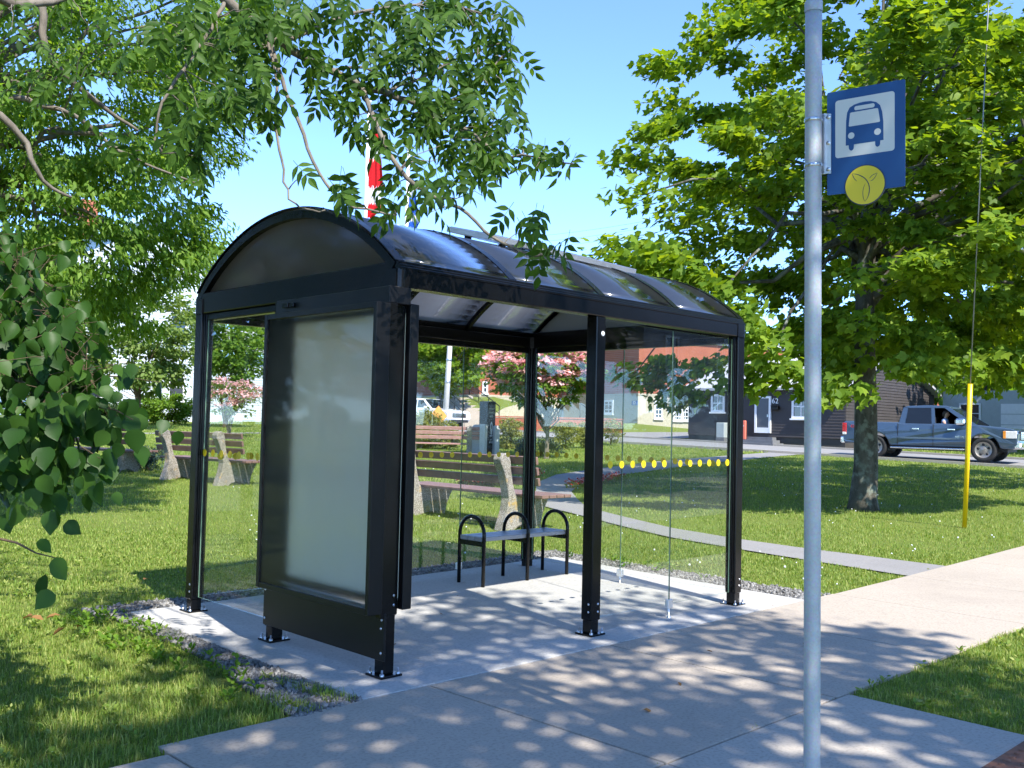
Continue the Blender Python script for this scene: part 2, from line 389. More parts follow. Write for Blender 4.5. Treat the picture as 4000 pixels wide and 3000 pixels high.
MAT['gravel'] = m_leaf('gravel stone', (.10, .098, .095), (.19, .185, .175), (.32, .31, .29), 0.0, None, .85, .2)
MAT['dirt'] = m_concrete('gravel bed', (.13, .12, .105), dark=.45)
MAT['signblue'] = plain('sign blue', (.010, .070, .22), .4, 0, .05, 5)
MAT['signwhite'] = plain('sign white', (.62, .63, .60), .4, 0, .03, 5)
MAT['signyel'] = plain('sign yellow', (.72, .56, .03), .4, 0, .03, 5)
MAT['navy'] = plain('navy line', (.02, .03, .07), .5)
MAT['guard'] = plain('yellow plastic guard', (.80, .52, .004), .38, 0, .06, 3)
MAT['wire'] = plain('grey wire', (.25, .26, .26), .5, .4)
MAT['white'] = plain('white paint', (.78, .79, .79), .5, 0, .04)
MAT['wpole'] = plain('grey concrete pole', (.58, .56, .52), .8, 0, .1, 3)
MAT['winglass'] = plain('window pane', (.018, .024, .03), .05, 0, .3, 2, .9)
MAT['brickred'] = plain('red brick field', (.36, .115, .062), .85, 0, .14, 2.2, .2)
def m_brick():
    m, t, p = nt('red brick courses'); v = coords(t)
    b = t.nodes.new('ShaderNodeTexBrick'); b.inputs['Scale'].default_value = 4.2; b.inputs['Mortar Size'].default_value = .012
    b.inputs['Color1'].default_value = (.40, .125, .065, 1); b.inputs['Color2'].default_value = (.31, .095, .05, 1); b.inputs['Mortar'].default_value = (.36, .20, .15, 1)
    mp = t.nodes.new('ShaderNodeMapping'); mp.inputs['Rotation'].default_value = (math.pi/2, 0, 0); t.links.new(v, mp.inputs[0]); t.links.new(mp.outputs[0], b.inputs['Vector'])
    n = noise(t, v, .6, 5); c = mixc(t, .35, b.outputs['Color'], ramp(t, n, [(.3, (.28, .08, .045)), (.7, (.42, .15, .085))]))
    t.links.new(c, p.inputs['Base Color']); pr(p, Roughness=.9, Specular_IOR_Level=.2); return m
MAT['brick'] = m_brick()
def m_siding(name, col, pitch, var=.1):
    m, t, p = nt(name); v = coords(t); n = noise(t, v, 2.5, 4)
    t.links.new(ramp(t, n, [(.3, tuple(c*(1-var) for c in col)), (.7, tuple(c*(1+var) for c in col))]), p.inputs['Base Color']); pr(p, Roughness=.6, Specular_IOR_Level=.3)
    return m
MAT['sidewhite'] = m_siding('pale blue clapboard', (.54, .60, .63), .12, .04)
MAT['sideblack'] = m_siding('charcoal brown siding', (.060, .052, .050), .2)
MAT['sidegrey'] = m_siding('grey clapboard', (.34, .36, .38), .12)
MAT['shingle'] = plain('roof shingle', (.20, .20, .205), .85, 0, .25, 12)
MAT['shinglelight'] = plain('light shingle', (.42, .42, .43), .85, 0, .2, 10)
MAT['greydoor'] = plain('grey door paint', (.085, .095, .11), .45, 0, .05)
MAT['foundgrey'] = plain('grey foundation', (.15, .155, .165), .9, 0, .12, 4)
MAT['orangebox'] = plain('orange marker', (.75, .17, .10), .5, 0, .05)
MAT['utilgrey'] = plain('utility grey', (.40, .44, .43), .6, 0, .06)
MAT['orangesign'] = plain('orange sign', (.80, .33, .07), .5, 0, .05)
MAT['monument'] = plain('black granite', (.02, .021, .024), .22, 0, .3, 30)
MAT['chrome'] = plain('chrome', (.75, .75, .76), .12, 1.0, .04)
MAT['truck'] = plain('slate blue metallic paint', (.065, .105, .16), .3, .35, .05, 2, .5, .8)
MAT['suv'] = plain('white car paint', (.76, .77, .78), .3, 0, .03, 2, .5, .7)
MAT['tyre'] = plain('tyre rubber', (.02, .02, .02), .8, 0, .2, 8)
MAT['rim'] = plain('dusty alloy', (.34, .31, .28), .45, .7, .12, 12)
MAT['tail'] = plain('red lens', (.45, .01, .015), .15, 0, .05, 4, .6)
MAT['lamp'] = plain('clear lamp lens', (.72, .70, .66), .12, 0, .1, 14, .6)
MAT['amber'] = plain('amber lens', (.8, .28, .03), .2)
MAT['plastic'] = plain('dark trim', (.018, .018, .02), .6)
MAT['carglass'] = plain('car glass', (.012, .016, .022), .04, 0, .2, 1, .5)
MAT['skin'] = plain('skin', (.52, .31, .23), .55, 0, .05)
MAT['shirt'] = plain('light blue shirt', (.30, .42, .62), .8, 0, .06)
MAT['hair'] = plain('dark hair', (.05, .035, .025), .6)
MAT['tact'] = plain('rust tactile plate', (.20, .085, .045), .8, 0, .3, 20)
MAT['flagblue'] = plain('blue', (.02, .09, .42), .7)
MAT['trimblue'] = plain('pale blue trim', (.38, .62, .68), .6, 0, .05)

# ================================================================== SETTING
def in_poly(P, poly):
    x, y = P[:, 0], P[:, 1]; r = np.zeros(len(P), bool); n = len(poly)
    for i in range(n):
        x1, y1 = poly[i][:2]; x2, y2 = poly[(i+1) % n][:2]
        c = ((y1 > y) != (y2 > y)) & (x < (x2-x1)*(y-y1)/((y2-y1) or 1e-9)+x1); r ^= c
    return r
LAWN_Z = -0.02
sg = np.concatenate([np.arange(-60, 0, 6), np.arange(0, 40, .5), np.arange(40, 100, 3), [100, 150, 250, 450, 900, 1800]])
lg = np.concatenate([[-1500, -700, -300, -150], np.arange(-80, -24, 4), np.arange(-24, 24, .6), np.arange(24, 81, 4), [150, 300, 700, 1500]])
SS, LL = np.meshgrid(sg, lg, indexing='ij')
bumps = .012*np.sin(SS*2.1+LL*1.3)*np.sin(LL*1.7-SS*.6)*np.clip((SS-10)/6, 0, 1)
VX = CAM[0]+FH[0]*SS+RH[0]*LL; VY = CAM[1]+FH[1]*SS+RH[1]*LL
V = np.stack([VX, VY, gz_s(SS)+LAWN_Z+bumps], -1).reshape(-1, 3)
ni, nj = SS.shape; I = np.arange(ni*nj).reshape(ni, nj)
Fq = np.stack([I[:-1, :-1], I[:-1, 1:], I[1:, 1:], I[1:, :-1]], -1).reshape(-1, 4)[:, ::-1]
tag(mobj('ground', fast_mesh('ground', V, Fq, True), MAT['lawn']), kind='structure')

def slab(name, poly, mat, parent=None, top=0.0, th=.12, sub=None):
    """prism whose top follows the terrain"""
    m = MB(); n = len(poly); z = [float(gz(p[0], p[1]))+top for p in poly]
    vs = [(p[0], p[1], z[i]-th) for i, p in enumerate(poly)]+[(p[0], p[1], z[i]) for i, p in enumerate(poly)]
    ar = sum(poly[i][0]*poly[(i+1) % n][1]-poly[(i+1) % n][0]*poly[i][1] for i in range(n))
    fs = [(i, (i+1) % n, n+(i+1) % n, n+i) for i in range(n)]+[tuple(range(n-1, -1, -1)), tuple(range(n, 2*n))]
    if ar < 0: fs = [f[::-1] for f in fs]
    m.add(vs, fs); o = m.build(name, mat, parent); return o
def crisp(o, w=.008): bevel(o, w, 2, 40); return o
# concrete pad under the shelter, two pours with a joint
pad = tag(empty('concrete_pad'), kind='structure')
PADX = (-.40, 4.36); PADY = (-.285, 2.72)
for (x0, x1) in ((-.40, 1.795), (1.801, 4.36)):
    for (y0, y1) in ((-.285, .006), (.010, 2.72)):
        crisp(slab('slab', [(x0, y0), (x1, y0), (x1, y1), (x0, y1)], MAT['pad'], pad, .004), .003)
walk = tag(empty('pavement'), kind='structure')
xs = [-13.9+1.605*i for i in range(30)]
off = 0.06-xs[8]
xs = [0.06+1.605*(i-9) for i in range(34)]
for i in range(len(xs)-1):
    a, b = xs[i]+.006, xs[i+1]-.006
    y1 = -.289 if (b > -.4 and a < 4.4) else -.30
    if b < -1.0: y1 = -.42
    crisp(slab('slab', [(a, -1.945), (b, -1.945), (b, y1), (a, y1)], MAT['walk'], walk), .006)
ramp_o = tag(empty('kerb_ramp'), kind='structure')
for (a, b) in ((-1.545, .056), (.064, 1.80)):
    crisp(slab('slab', [(a, -3.6), (b-.03, -3.6), (b, -1.955), (a, -1.955)], MAT['walk2'], ramp_o, -.002), .006)
tp = MB(); tp.box(.95, 1.68, -3.58, -2.93, -.002, .006, 0, .003)
tpo = tp.build('tactile_plate', MAT['tact'], ramp_o)
dm = MB()
for i in range(10):
    for j in range(9): dm.lathe([(.018, .006), (.014, .011), (0.0005, .0115)], (.99+i*.07, -3.54+j*.07, 0), n=8)
tag(dm.build('tactile_domes', MAT['tact'], tpo), kind='stuff')
# asphalt path: from the pavement back into the park, then round to the far road
PATH = [(6.5, -.30), (6.59, 1.07), (6.64, 1.79), (6.78, 2.92), (7.13, 4.0), (7.6, 5.2), (8.0, 6.3), (9.1, 7.6), (11.2, 9.6), (13.2, 10.9), (15.6, 11.75), (19.78, 12.95), (25, 13.9), (29.2, 14.5),
        (29.2, 13.2), (26.92, 12.9), (19.26, 11.4), (14.69, 10.1), (13.19, 9.6), (11.3, 8.55), (10.35, 7.85), (9.39, 6.85), (8.55, 5.9), (8.06, 4.78), (7.57, 3.46), (7.41, 2.28), (7.40, 1.52), (7.5, -.30)]
def strip(name, poly, mat, top, kind='structure', half=None):
    h = half or len(poly)//2; L = poly[:h]; Rr = poly[h:][::-1]; m = MB(); vs = []; fs = []
    for a, b in zip(L, Rr):
        for t in (0, .5, 1):
            x, y = a[0]+(b[0]-a[0])*t, a[1]+(b[1]-a[1])*t; vs.append((x, y, float(gz(x, y))+top))
    for i in range(len(L)-1):
        for k in range(2): fs.append((i*3+k, i*3+k+1, i*3+k+4, i*3+k+3))
    m.add(vs, fs, 0, True); return tag(tri_norm(m.build(name, mat)), kind=kind)
strip('path', PATH, MAT['asphalt'], -.004)
# a second path far left, beyond the benches
strip('path', [(-2, 36.5), (8, 35.6), (15.3, 34.8), (20, 34.4), (28.5, 34.0), (28.5, 32.9), (20, 33.3), (15.3, 33.7), (8, 34.5), (-2, 35.4)], MAT['asphalt'], .0)
# roads
ROADL = [(29.0, y) for y in np.arange(-60, 160, 4.)]; ROADR = [(34.3, y) for y in np.arange(-60, 160, 4.)][::-1]
strip('road', ROADL+ROADR, MAT['road'], .004)
strip('road', [(x, -13.5) for x in np.arange(-90, 120, 4.)]+[(x, -4.9) for x in np.arange(-90, 120, 4.)][::-1], MAT['road'], -.10+.09)
for x in (28.86, 34.42):
    m = MB()
    for y in np.arange(-40, 120, 4.):
        z0, z1 = float(gz(x, y)), float(gz(x, y+4))
        m.add([(x-.08, y, z0-.1), (x+.08, y, z0-.1), (x+.08, y, z0+.08), (x-.08, y, z0+.08), (x-.08, y+4, z1-.1), (x+.08, y+4, z1-.1), (x+.08, y+4, z1+.08), (x-.08, y+4, z1+.08)],
              [(0, 1, 2, 3), (4, 7, 6, 5), (3, 2, 6, 7), (0, 3, 7, 4), (1, 5, 6, 2)])
    tag(tri_norm(m.build('kerb', MAT['walk2'])), kind='structure')
strip('driveway', [(34.3, 24.0), (38, 24.2), (44, 25.0), (60, 27), (60, 32.5), (44, 31.4), (38, 30.6), (34.3, 30)], MAT['road'], .012)

# gravel edging round the pad
GRAV = [[(-.84, -.33), (-.405, -.292), (-.405, 2.78), (-.56, 2.85), (-.57, 1.9), (-.62, .9), (-.76, .3)],
        [(4.365, -.29), (4.80, -.30), (4.78, 1.2), (4.70, 3.1), (4.365, 3.1)],
        [(-.62, 2.725), (4.6, 2.725), (4.6, 3.08), (-.62, 3.08)]]
for gi, poly in enumerate(GRAV):
    slab('gravel_bed', poly, MAT['dirt'], None, -.010, .05)['kind'] = 'structure'
def rot_rand(n, tilt=None):
    q = rng.normal(size=(n, 4)); q /= np.linalg.norm(q, axis=1)[:, None]; w, x, y, z = q.T
    return np.stack([np.stack([1-2*(y*y+z*z), 2*(x*y-z*w), 2*(x*z+y*w)], -1), np.stack([2*(x*y+z*w), 1-2*(x*x+z*z), 2*(y*z-x*w)], -1), np.stack([2*(x*z-y*w), 2*(y*z+x*w), 1-2*(x*x+y*y)], -1)], 1)
def scatter_mesh(name, T, F, pos, R, sc):
    T = np.asarray(T, float); F = np.asarray(F, int); n = len(pos)
    sc = np.asarray(sc, float)
    if sc.ndim == 1: sc = sc[:, None]
    V = np.einsum('nij,nkj->nki', R, T[None]*sc[:, None, :] if sc.shape[1] == 3 else T[None]*sc[:, :, None])+pos[:, None, :]
    FF = (F[None]+(np.arange(n)*len(T))[:, None, None]).reshape(-1, F.shape[1])
    return fast_mesh(name, V.reshape(-1, 3), FF)
OCT_V = [(1, 0, 0), (-1, 0, 0), (0, 1, 0), (0, -1, 0), (0, 0, 1), (0, 0, -1)]
OCT_F = [(0, 2, 4), (2, 1, 4), (1, 3, 4), (3, 0, 4), (2, 0, 5), (1, 2, 5), (3, 1, 5), (0, 3, 5)]
pts = []
for poly, n in zip(GRAV, (6500, 3400, 4000)):
    a = np.array(poly); lo, hi = a.min(0)-.03, a.max(0)+.03
    P = rng.uniform(lo, hi, (n, 2)); P = P[in_poly(P, [tuple(q) for q in poly])]; pts.append(P)
P = np.concatenate(pts); n = len(P); sc = rng.uniform(.006, .019, n)*rng.uniform(.7, 1.3, n)
pos = np.column_stack([P, -.008+sc*.35+gz(P[:, 0], P[:, 1])])
tag(mobj('gravel', scatter_mesh('gravel', OCT_V, OCT_F, pos, rot_rand(n), np.column_stack([sc*1.25, sc, sc*.75])), MAT['gravel']), 'loose grey crushed stone packed round the edges of the concrete pad', 'gravel', kind='stuff')

# ------------------------------------------------------------------ grass blades
def hard(P):
    x, y = P[:, 0], P[:, 1]
    jit = .03*np.sin(x*9.1+y*3)+.025*np.sin(x*23+1.7)
    r = (x > PADX[0]-.01) & (x < PADX[1]+.01) & (y > PADY[0]-.1) & (y < PADY[1]+.01)
    edge = np.where(x < -1.55, -.42, -.31)
    r |= (y > -1.95+jit*.5) & (y < edge+.02+jit*.5) & (x < 60)
    r |= (y < -1.94) & (x > -1.6) & (x < 1.80-(-1.95-y)*.018+jit*.5)
    r |= in_poly(P+np.column_stack([jit, -jit]), PATH)
    r |= (x > 28.8) & (x < 34.5)
    for poly in GRAV[:1]: r |= in_poly(P+np.column_stack([jit*4, jit]), poly) & ((rng.uniform(0, 1, len(x)) < np.clip((x+1.05)*1.5, 0, .97)) | (x > -.55) | (y < .7))
    for poly in GRAV[1:]: r |= in_poly(P+np.column_stack([jit*2, jit]), poly)
    r |= (x > 34.3) & (x < 60) & (y > 24) & (y < 31)
    return r
def grass_band(s0, s1, n, h, w, segs):
    u = rng.uniform(0, 1, n); s = np.sqrt(s0*s0+u*(s1*s1-s0*s0)); lat = s*rng.uniform(-.60, .60 if s0 > 12 else .85, n)
    P = np.column_stack([CAM[0]+FH[0]*s+RH[0]*lat, CAM[1]+FH[1]*s+RH[1]*lat])
    P = P[~hard(P)]; n = len(P); s = sdep(P[:, 0], P[:, 1])
    cl = .5+.5*np.sin(P[:, 0]*3.1+1.3*np.sin(P[:, 1]*2.3))*np.sin(P[:, 1]*2.7+np.sin(P[:, 0]*1.9))
    near_left = np.clip((1.2-np.abs(P[:, 1]+.1))/1.2, 0, 1)*(P[:, 0] < -.3)
    hh = h*rng.uniform(.45, 1.25, n)*(.75+.5*cl)*(1+.55*near_left)
    ww = w*rng.uniform(.6, 1.4, n)
    an = rng.uniform(0, 2*np.pi, n); ln = rng.uniform(.15, .95, n)
    dx, dy = np.cos(an), np.sin(an); tx, ty = -dy, dx
    base = np.column_stack([P, gz(P[:, 0], P[:, 1])+LAWN_Z-.004])
    D = np.column_stack([dx, dy, np.zeros(n)]); T = np.column_stack([tx, ty, np.zeros(n)]); Z = np.array([0, 0, 1.])
    if segs == 1:
        V = np.stack([base-T*ww[:, None], base+T*ww[:, None], base+D*(hh*ln*.7)[:, None]+Z*hh[:, None]], 1).reshape(-1, 3)
        F = np.arange(3*n).reshape(n, 3)
    else:
        mid = base+D*(hh*ln*.25)[:, None]+Z*(hh*.6)[:, None]; tip = base+D*(hh*ln*.9)[:, None]+Z*(hh*(1-.25*ln))[:, None]
        V = np.stack([base-T*ww[:, None], base+T*ww[:, None], mid-T*(ww*.8)[:, None], mid+T*(ww*.8)[:, None], tip], 1).reshape(-1, 3)
        o = (np.arange(n)*5)[:, None]
        F = np.concatenate([o+np.array([[0, 1, 3]]), o+np.array([[0, 3, 2]]), o+np.array([[2, 3, 4]])], 0)
    return V, F
VV, FF, o = [], [], 0
for a in ((3.4, 7.5, 160000, .044, .0022, 2), (7.5, 12, 150000, .040, .0034, 2), (12, 20, 150000, .042, .0055, 1), (20, 36, 110000, .06, .010, 1), (36, 60, 60000, .08, .02, 1)):
    v, f = grass_band(*a); VV.append(v); FF.append(f+o); o += len(v)
tag(mobj('grass', fast_mesh('grass', np.concatenate(VV), np.concatenate(FF)), MAT['grass']), 'short green lawn grass dappled with sun and shade', 'grass', kind='stuff')

# ================================================================== BUS SHELTER
W, L = 2.468, 3.66
ZB, ZT = 2.295, 2.400
sh = empty('bus_shelter', 'black framed bus shelter with clear glass walls and barrel vault roof on concrete pad', 'bus shelter')
def bolt(parent, x, y, z, h=.035):
    m = MB(); m.lathe([(.0005, h), (.006, h), (.006, .012), (.013, .012), (.013, 0)], (x, y, z), n=8); return m.build('bolt', MAT['steel'], parent)
def post(x, y, sleeve0, fins, name='post', zb=ZB, top=ZB):
    m = MB()
    m.box(x-.041, x+.041, y-.041, y+.041, .018, sleeve0+.04, 0, .004)
    m.box(x-.05, x+.05, y-.05, y+.05, sleeve0, top+.001, 0, .006)
    for dx, dy in fins:
        if dx: m.box(x+dx*.049, x+dx*.068, y-.018, y+.018, sleeve0+.03, top, 0, .002)
        if dx: m.box(x+dx*.049, x+dx*.062, y-.030, y-.022, sleeve0+.03, top, 0, .001); m.box(x+dx*.049, x+dx*.062, y+.022, y+.030, sleeve0+.03, top, 0, .001)
        if dy: m.box(x-.018, x+.018, y+dy*.049, y+dy*.068, sleeve0+.03, top, 0, .002)
        if dy: m.box(x-.030, x-.022, y+dy*.049, y+dy*.062, sleeve0+.03, top, 0, .001); m.box(x+.022, x+.030, y+dy*.049, y+dy*.062, sleeve0+.03, top, 0, .001)
    p = m.build(name, MAT['black'], sh)
    q = MB(); h = .0785; q.box(x-h, x+h, y-h, y+h, .0045, .0185, 0, .003); bp = q.build('base_plate', MAT['black'], p)
    for sx in (-1, 1):
        for sy in (-1, 1): bolt(p, x+sx*.058, y+sy*.058, .018)
    b = MB()
    for sz in (.06, .115): b.lathe([(.0005, .005), (.007, .003), (.009, 0)], (x+.02, y-.0505, sleeve0+sz), (0, -1, 0), 8); b.lathe([(.0005, .005), (.007, .003), (.009, 0)], (x-.0505, y-.02, sleeve0+sz), (-1, 0, 0), 8)
    tag(b.build('rivets', MAT['steel'], p), kind='stuff')
    return p
post(-.02, .03, .36, [], top=ZB)
post(0, W, .10, [(1, 0), (0, -1)])
post(1.80, 0, .11, [(1, 0)])
post(L, 0, .11, [(-1, 0), (0, 1)])
post(L, W, .11, [(-1, 0), (0, -1)])
post(-.04, 1.225, .10, [], top=ZB)
tmb = MB(); tmb.lathe([(.0005, .004), (.017, .003), (.019, 0)], (1.815, -.051, 2.17), (0, -1, 0), 14); tmb.build('sensor_cap', MAT['white'], sh)
# beams
def beam(x0, x1, y0, y1, z0, z1, b=.006): m = MB(); m.box(x0, x1, y0, y1, z0, z1, 0, b); return m.build('beam', MAT['black'], sh)
beam(.03, L-.03, -.058, .045, ZB, ZT); beam(.03, L-.03, W-.045, W+.058, ZB, ZT)
beam(-.055, .045, .046, W-.046, ZB, 2.452); beam(L-.045, L+.055, .046, W-.046, ZB, 2.452)
beam(-.03, .03, .1, W-.1, ZB-.055, ZB-.002); beam(L-.03, L+.03, .1, W-.1, ZB-.055, ZB-.002)
beam(.06, L-.06, W-.03, W+.03, ZB-.055, ZB-.002)
for cx, sx in ((0, -1), (L, 1)):
    for cy, sy in ((0, -1), (W, 1)):
        r = .045; o_ = .063; poly = []
        for k in range(7):
            an = math.pi/2*k/6; poly.append((o_-r+r*math.cos(an), o_-r+r*math.sin(an)))
        poly = [(o_, -.075)]+poly+[(-.075, o_), (-.075, -.045), (-.045, -.075)]
        m = MB(); m.prism([(cx+sx*a, cy+sy*b_) for a, b_ in poly], (0, 0, 0), (1, 0, 0), (0, 1, 0), (0, 0, 1), ZB-.004, ZT+.004)
        tri_norm(m.build('corner_cap', MAT['black'], sh))
# vault
a_, h_ = 1.252, .478; R_ = (a_*a_+h_*h_)/(2*h_); YC = W/2; ZC = 2.452+h_-R_; TH = math.asin(a_/R_)
def arc(r, n=36, th=TH): return [(YC+r*math.sin(t), ZC+r*math.cos(t)) for t in np.linspace(-th, th, n+1)]
def arc_band(m, x0, x1, r0, r1, th=TH, n=36):
    for i in range(n):
        t0, t1 = -th+2*th*i/n, -th+2*th*(i+1)/n
        q = [(r, t) for r, t in ((r0, t0), (r1, t0), (r1, t1), (r0, t1))]
        p = [(YC+r*math.sin(t), ZC+r*math.cos(t)) for r, t in q]
        vs = [(x0, *c) for c in p]+[(x1, *c) for c in p]
        fs = [(0, 1, 2, 3), (4, 7, 6, 5), (1, 5, 6, 2), (0, 3, 7, 4)]
        if i == 0: fs.append((0, 4, 5, 1))
        if i == n-1: fs.append((3, 2, 6, 7))
        m.add(vs, fs, 0, False)
ribx = [-.03, .915, 1.83, 2.745, L+.03]
for i, x in enumerate(ribx):
    m = MB(); end = i in (0, 4)
    arc_band(m, x-(.026 if end else .022), x+(.026 if end else .022), R_-(.068 if end else .05), R_-.013)
    rb = tri_norm(m.build('rib', MAT['black'], sh))
    m = MB(); arc_band(m, x-.034, x+.034, R_+.0015, R_+.008); tri_norm(m.build('cap_strip', MAT['black'], rb))
    m = MB()
    for t in np.linspace(-TH*.93, TH*.93, 7):
        n_ = np.array([0, math.sin(t), math.cos(t)]); m.lathe([(.0065, 0), (.006, .003), (.0005, .0045)], (x+.0, YC+(R_+.008)*n_[1], ZC+(R_+.008)*n_[2]), n_, 8)
    tag(m.build('screws', MAT['black'], rb), kind='stuff')
for i in range(4):
    m = MB(); arc_band(m, ribx[i]+.002+(0 if i else 0), ribx[i+1]-.002, R_-.012, R_)
    o = tri_norm(m.build('roof_panel', MAT['roof'], sh)); o.data.polygons.foreach_set('use_smooth', [False]*len(o.data.polygons))
    for p_ in o.data.polygons: p_.use_smooth = abs(p_.normal.x) < .5
for x in (-.012, L+.004):
    pl = [(y, z) for y, z in arc(R_-.03)]; pl = [(y, max(z, 2.435)) for y, z in pl]
    m = MB(); m.prism(pl, (0, 0, 0), (0, 1, 0), (0, 0, 1), (1, 0, 0), x, x+.01); tri_norm(m.build('gable_panel', MAT['gable'], sh))
for sy, y0 in ((-1, 0), (1, W)):   # stepped trims between eave beam and vault
    for k, (ya, za, yb, zb_) in enumerate(((.058, ZT-.002, .050, ZT+.018), (.046, ZT+.010, .036, ZT+.034), (.032, ZT+.026, .018, ZT+.054))):
        m = MB(); m.box(-.05, L+.05, y0+sy*(ya-.05), y0+sy*ya, za, zb_, 0, .004); m.build('eave_trim', MAT['black'], sh)
# solar panel on the ridge
sp = MB(); sa = math.radians(14); au = np.array([1, 0, -.022]); au /= np.linalg.norm(au); av = np.array([0, math.cos(sa), math.sin(sa)]); aw = np.cross(au, av)
spc = np.array([2.18, .62, 2.862])
sp.obox(spc+av*.27, au, av, aw, (.86, .27, .022), 0, .004); so_ = sp.build('solar_panel', MAT['alu'], sh)
s2 = MB(); s2.obox(spc+av*.27+aw*.0235, au, av, aw, (.84, .25, .002)); s2.build('solar_cells', MAT['carglass'], so_)
for dx in (-.7, .7):
    for a, b, c, d in ((1.05, 1.09, 2.88, 2.99), (.66, .70, 2.79, 2.86)):
        s3 = MB(); s3.box(2.18+dx-.02, 2.18+dx+.02, a, b, c, d); s3.build('mount', MAT['black'], so_)
# glazing
DOTZ = dict(front=1.217, end=1.199, back=1.191, left=1.224)
def pane(axis, c, a0, a1, z0, z1, dots, dz, side):
    m = MB(); t = .004
    if axis == 'x': m.box(a0, a1, c-t, c+t, z0, z1)
    else: m.box(c-t, c+t, a0, a1, z0, z1)
    o = m.build('glass_pane', [MAT['glass'], MAT['edge']], sh)
    for p_ in o.data.polygons:
        n_ = p_.normal; big = abs(n_.y) if axis == 'x' else abs(n_.x)
        p_.material_index = 0 if big > .5 else 1
    for d in dots:
        dm_ = dotmesh[axis]; q = bpy.data.objects.new('safety_dot', dm_); link(q, o)
        q.location = (d, c+side*(t+.0012), dz) if axis == 'x' else (c+side*(t+.0012), d, dz)
    return o
dotmesh = {}
for ax_, v_ in (('x', (0, 1, 0)), ('y', (1, 0, 0))):
    m = MB(); m.lathe([(.0005, .0006), (.028, .0006), (.028, -.0006), (.0005, -.0006)], (0, 0, 0), v_, 24, 0, False); dotmesh[ax_] = m.mesh('dot', MAT['dot'])
def dl(a, n, st=.1325): return [a+st*i for i in range(n)]
pane('x', 0, 1.872, 2.738, .118, 2.272, dl(1.983, 6), DOTZ['front'], -1); pane('x', 0, 2.746, 3.588, .118, 2.272, dl(2.858, 6, .1355), DOTZ['front'], -1)
pane('y', L, .072, 1.231, .118, 2.236, dl(.229, 8, .1325), DOTZ['end'], 1); pane('y', L, 1.239, 2.396, .118, 2.236, dl(1.292, 9, .1325), DOTZ['end'], 1)
for a, b in ((.072, .911), (.919, 1.826), (1.834, 2.712), (2.720, 3.588)): pane('x', W, a, b, .118, 2.236, dl(a+.11, 6, .131), DOTZ['back'], 1)
pane('y', 0, 1.30, 2.396, .12, 2.262, dl(1.455, 8, .1312), DOTZ['left'], -1)
def seam(x, y, z0, z1, ax): m = MB(); m.box(x-.0035, x+.0035, y-.0035, y+.0035, z0, z1); m.build('glass_seal', MAT['gasket'], sh)
def clamp(x, y, ax):
    m = MB()
    hx, hy = (.032, .016) if ax == 'x' else (.016, .032)
    m.box(x-hx, x+hx, y-hy, y+hy, .085, .150, 0, .003)
    m.lathe([(.007, .086), (.007, .02), (.016, .018), (.018, .004)], (x, y, 0), n=10)
    m.build('glass_clamp', MAT['alu'], sh)
for x in (.915, 1.83, 2.716): seam(x, W, .118, 2.236, 'x'); clamp(x, W, 'x')
seam(2.742, 0, .118, 2.272, 'x'); clamp(2.742, 0, 'x'); seam(L, 1.235, .118, 2.236, 'y'); clamp(L, 1.235, 'y')
# advertising case between the two left posts
ad = empty('poster_case'); ad.parent = sh; ad['label'] = 'empty double sided poster case with frosted sheets and black frame'
def case(x0, x1, y0, y1, z0, z1, bw, px_, fm):
    m = MB()
    m.box(x0, x1, y0, y0+bw, z0, z1, 0, .004); m.box(x0, x1, y1-bw, y1, z0, z1, 0, .004)
    m.box(x0+.002, x1-.002, y0+bw, y1-bw, z0, z0+bw, 0, .003); m.box(x0+.002, x1-.002, y0+bw, y1-bw, z1-bw, z1, 0, .003)
    m.build('poster_frame', MAT['black2'], ad)
    m = MB(); ya, yb, za, zb2 = y0+bw-.004, y1-bw+.004, z0+bw-.004, z1-bw+.004; m.add([(px_, ya, za), (px_, ya, zb2), (px_, yb, zb2), (px_, yb, za)], [(0, 1, 2, 3)]); m.build('poster_sheet', MAT[fm], ad)
case(-.235, -.135, -.088, 1.155, .392, 2.186, .036, -.222, 'frost')
case(.034, .100, -.06, 1.25, .392, 2.20, .05, .085, 'frost2')
m = MB(); m.box(-.130, .030, -.066, 1.19, 2.19, ZB-.003, 0, .004); m.build('header_box', MAT['black2'], ad)
m = MB(); m.box(-.108, -.092, -.075, 1.262, .115, .388, 0, .003); m.build('skirt_panel', MAT['black2'], ad)
m = MB(); m.box(-.130, -.07, -.07, -.02, .36, 2.19, 0, .003); m.build('side_profile', MAT['black'], ad)
m = MB(); m.box(-.134, .033, 1.262, 1.285, .38, 2.19, 0, .003); m.build('side_profile', MAT['black'], ad)
m = MB(); 
for y, z in ((-.05, .35), (-.045, .30), (-.05, .16), (1.24, .35), (1.24, .16)): m.lathe([(.0005, .006), (.007, .004), (.009, 0)], (-.1085, y, z), (-1, 0, 0), 8)
tag(m.build('rivets', MAT['steel'], ad), kind='stuff')
for ya, yb in ((1.02, 1.09), (.95, 1.0)): m = MB(); m.box(-.148, -.129, ya, yb, 2.235, 2.265, 0, .003); m.build('latch', MAT['black'], ad)

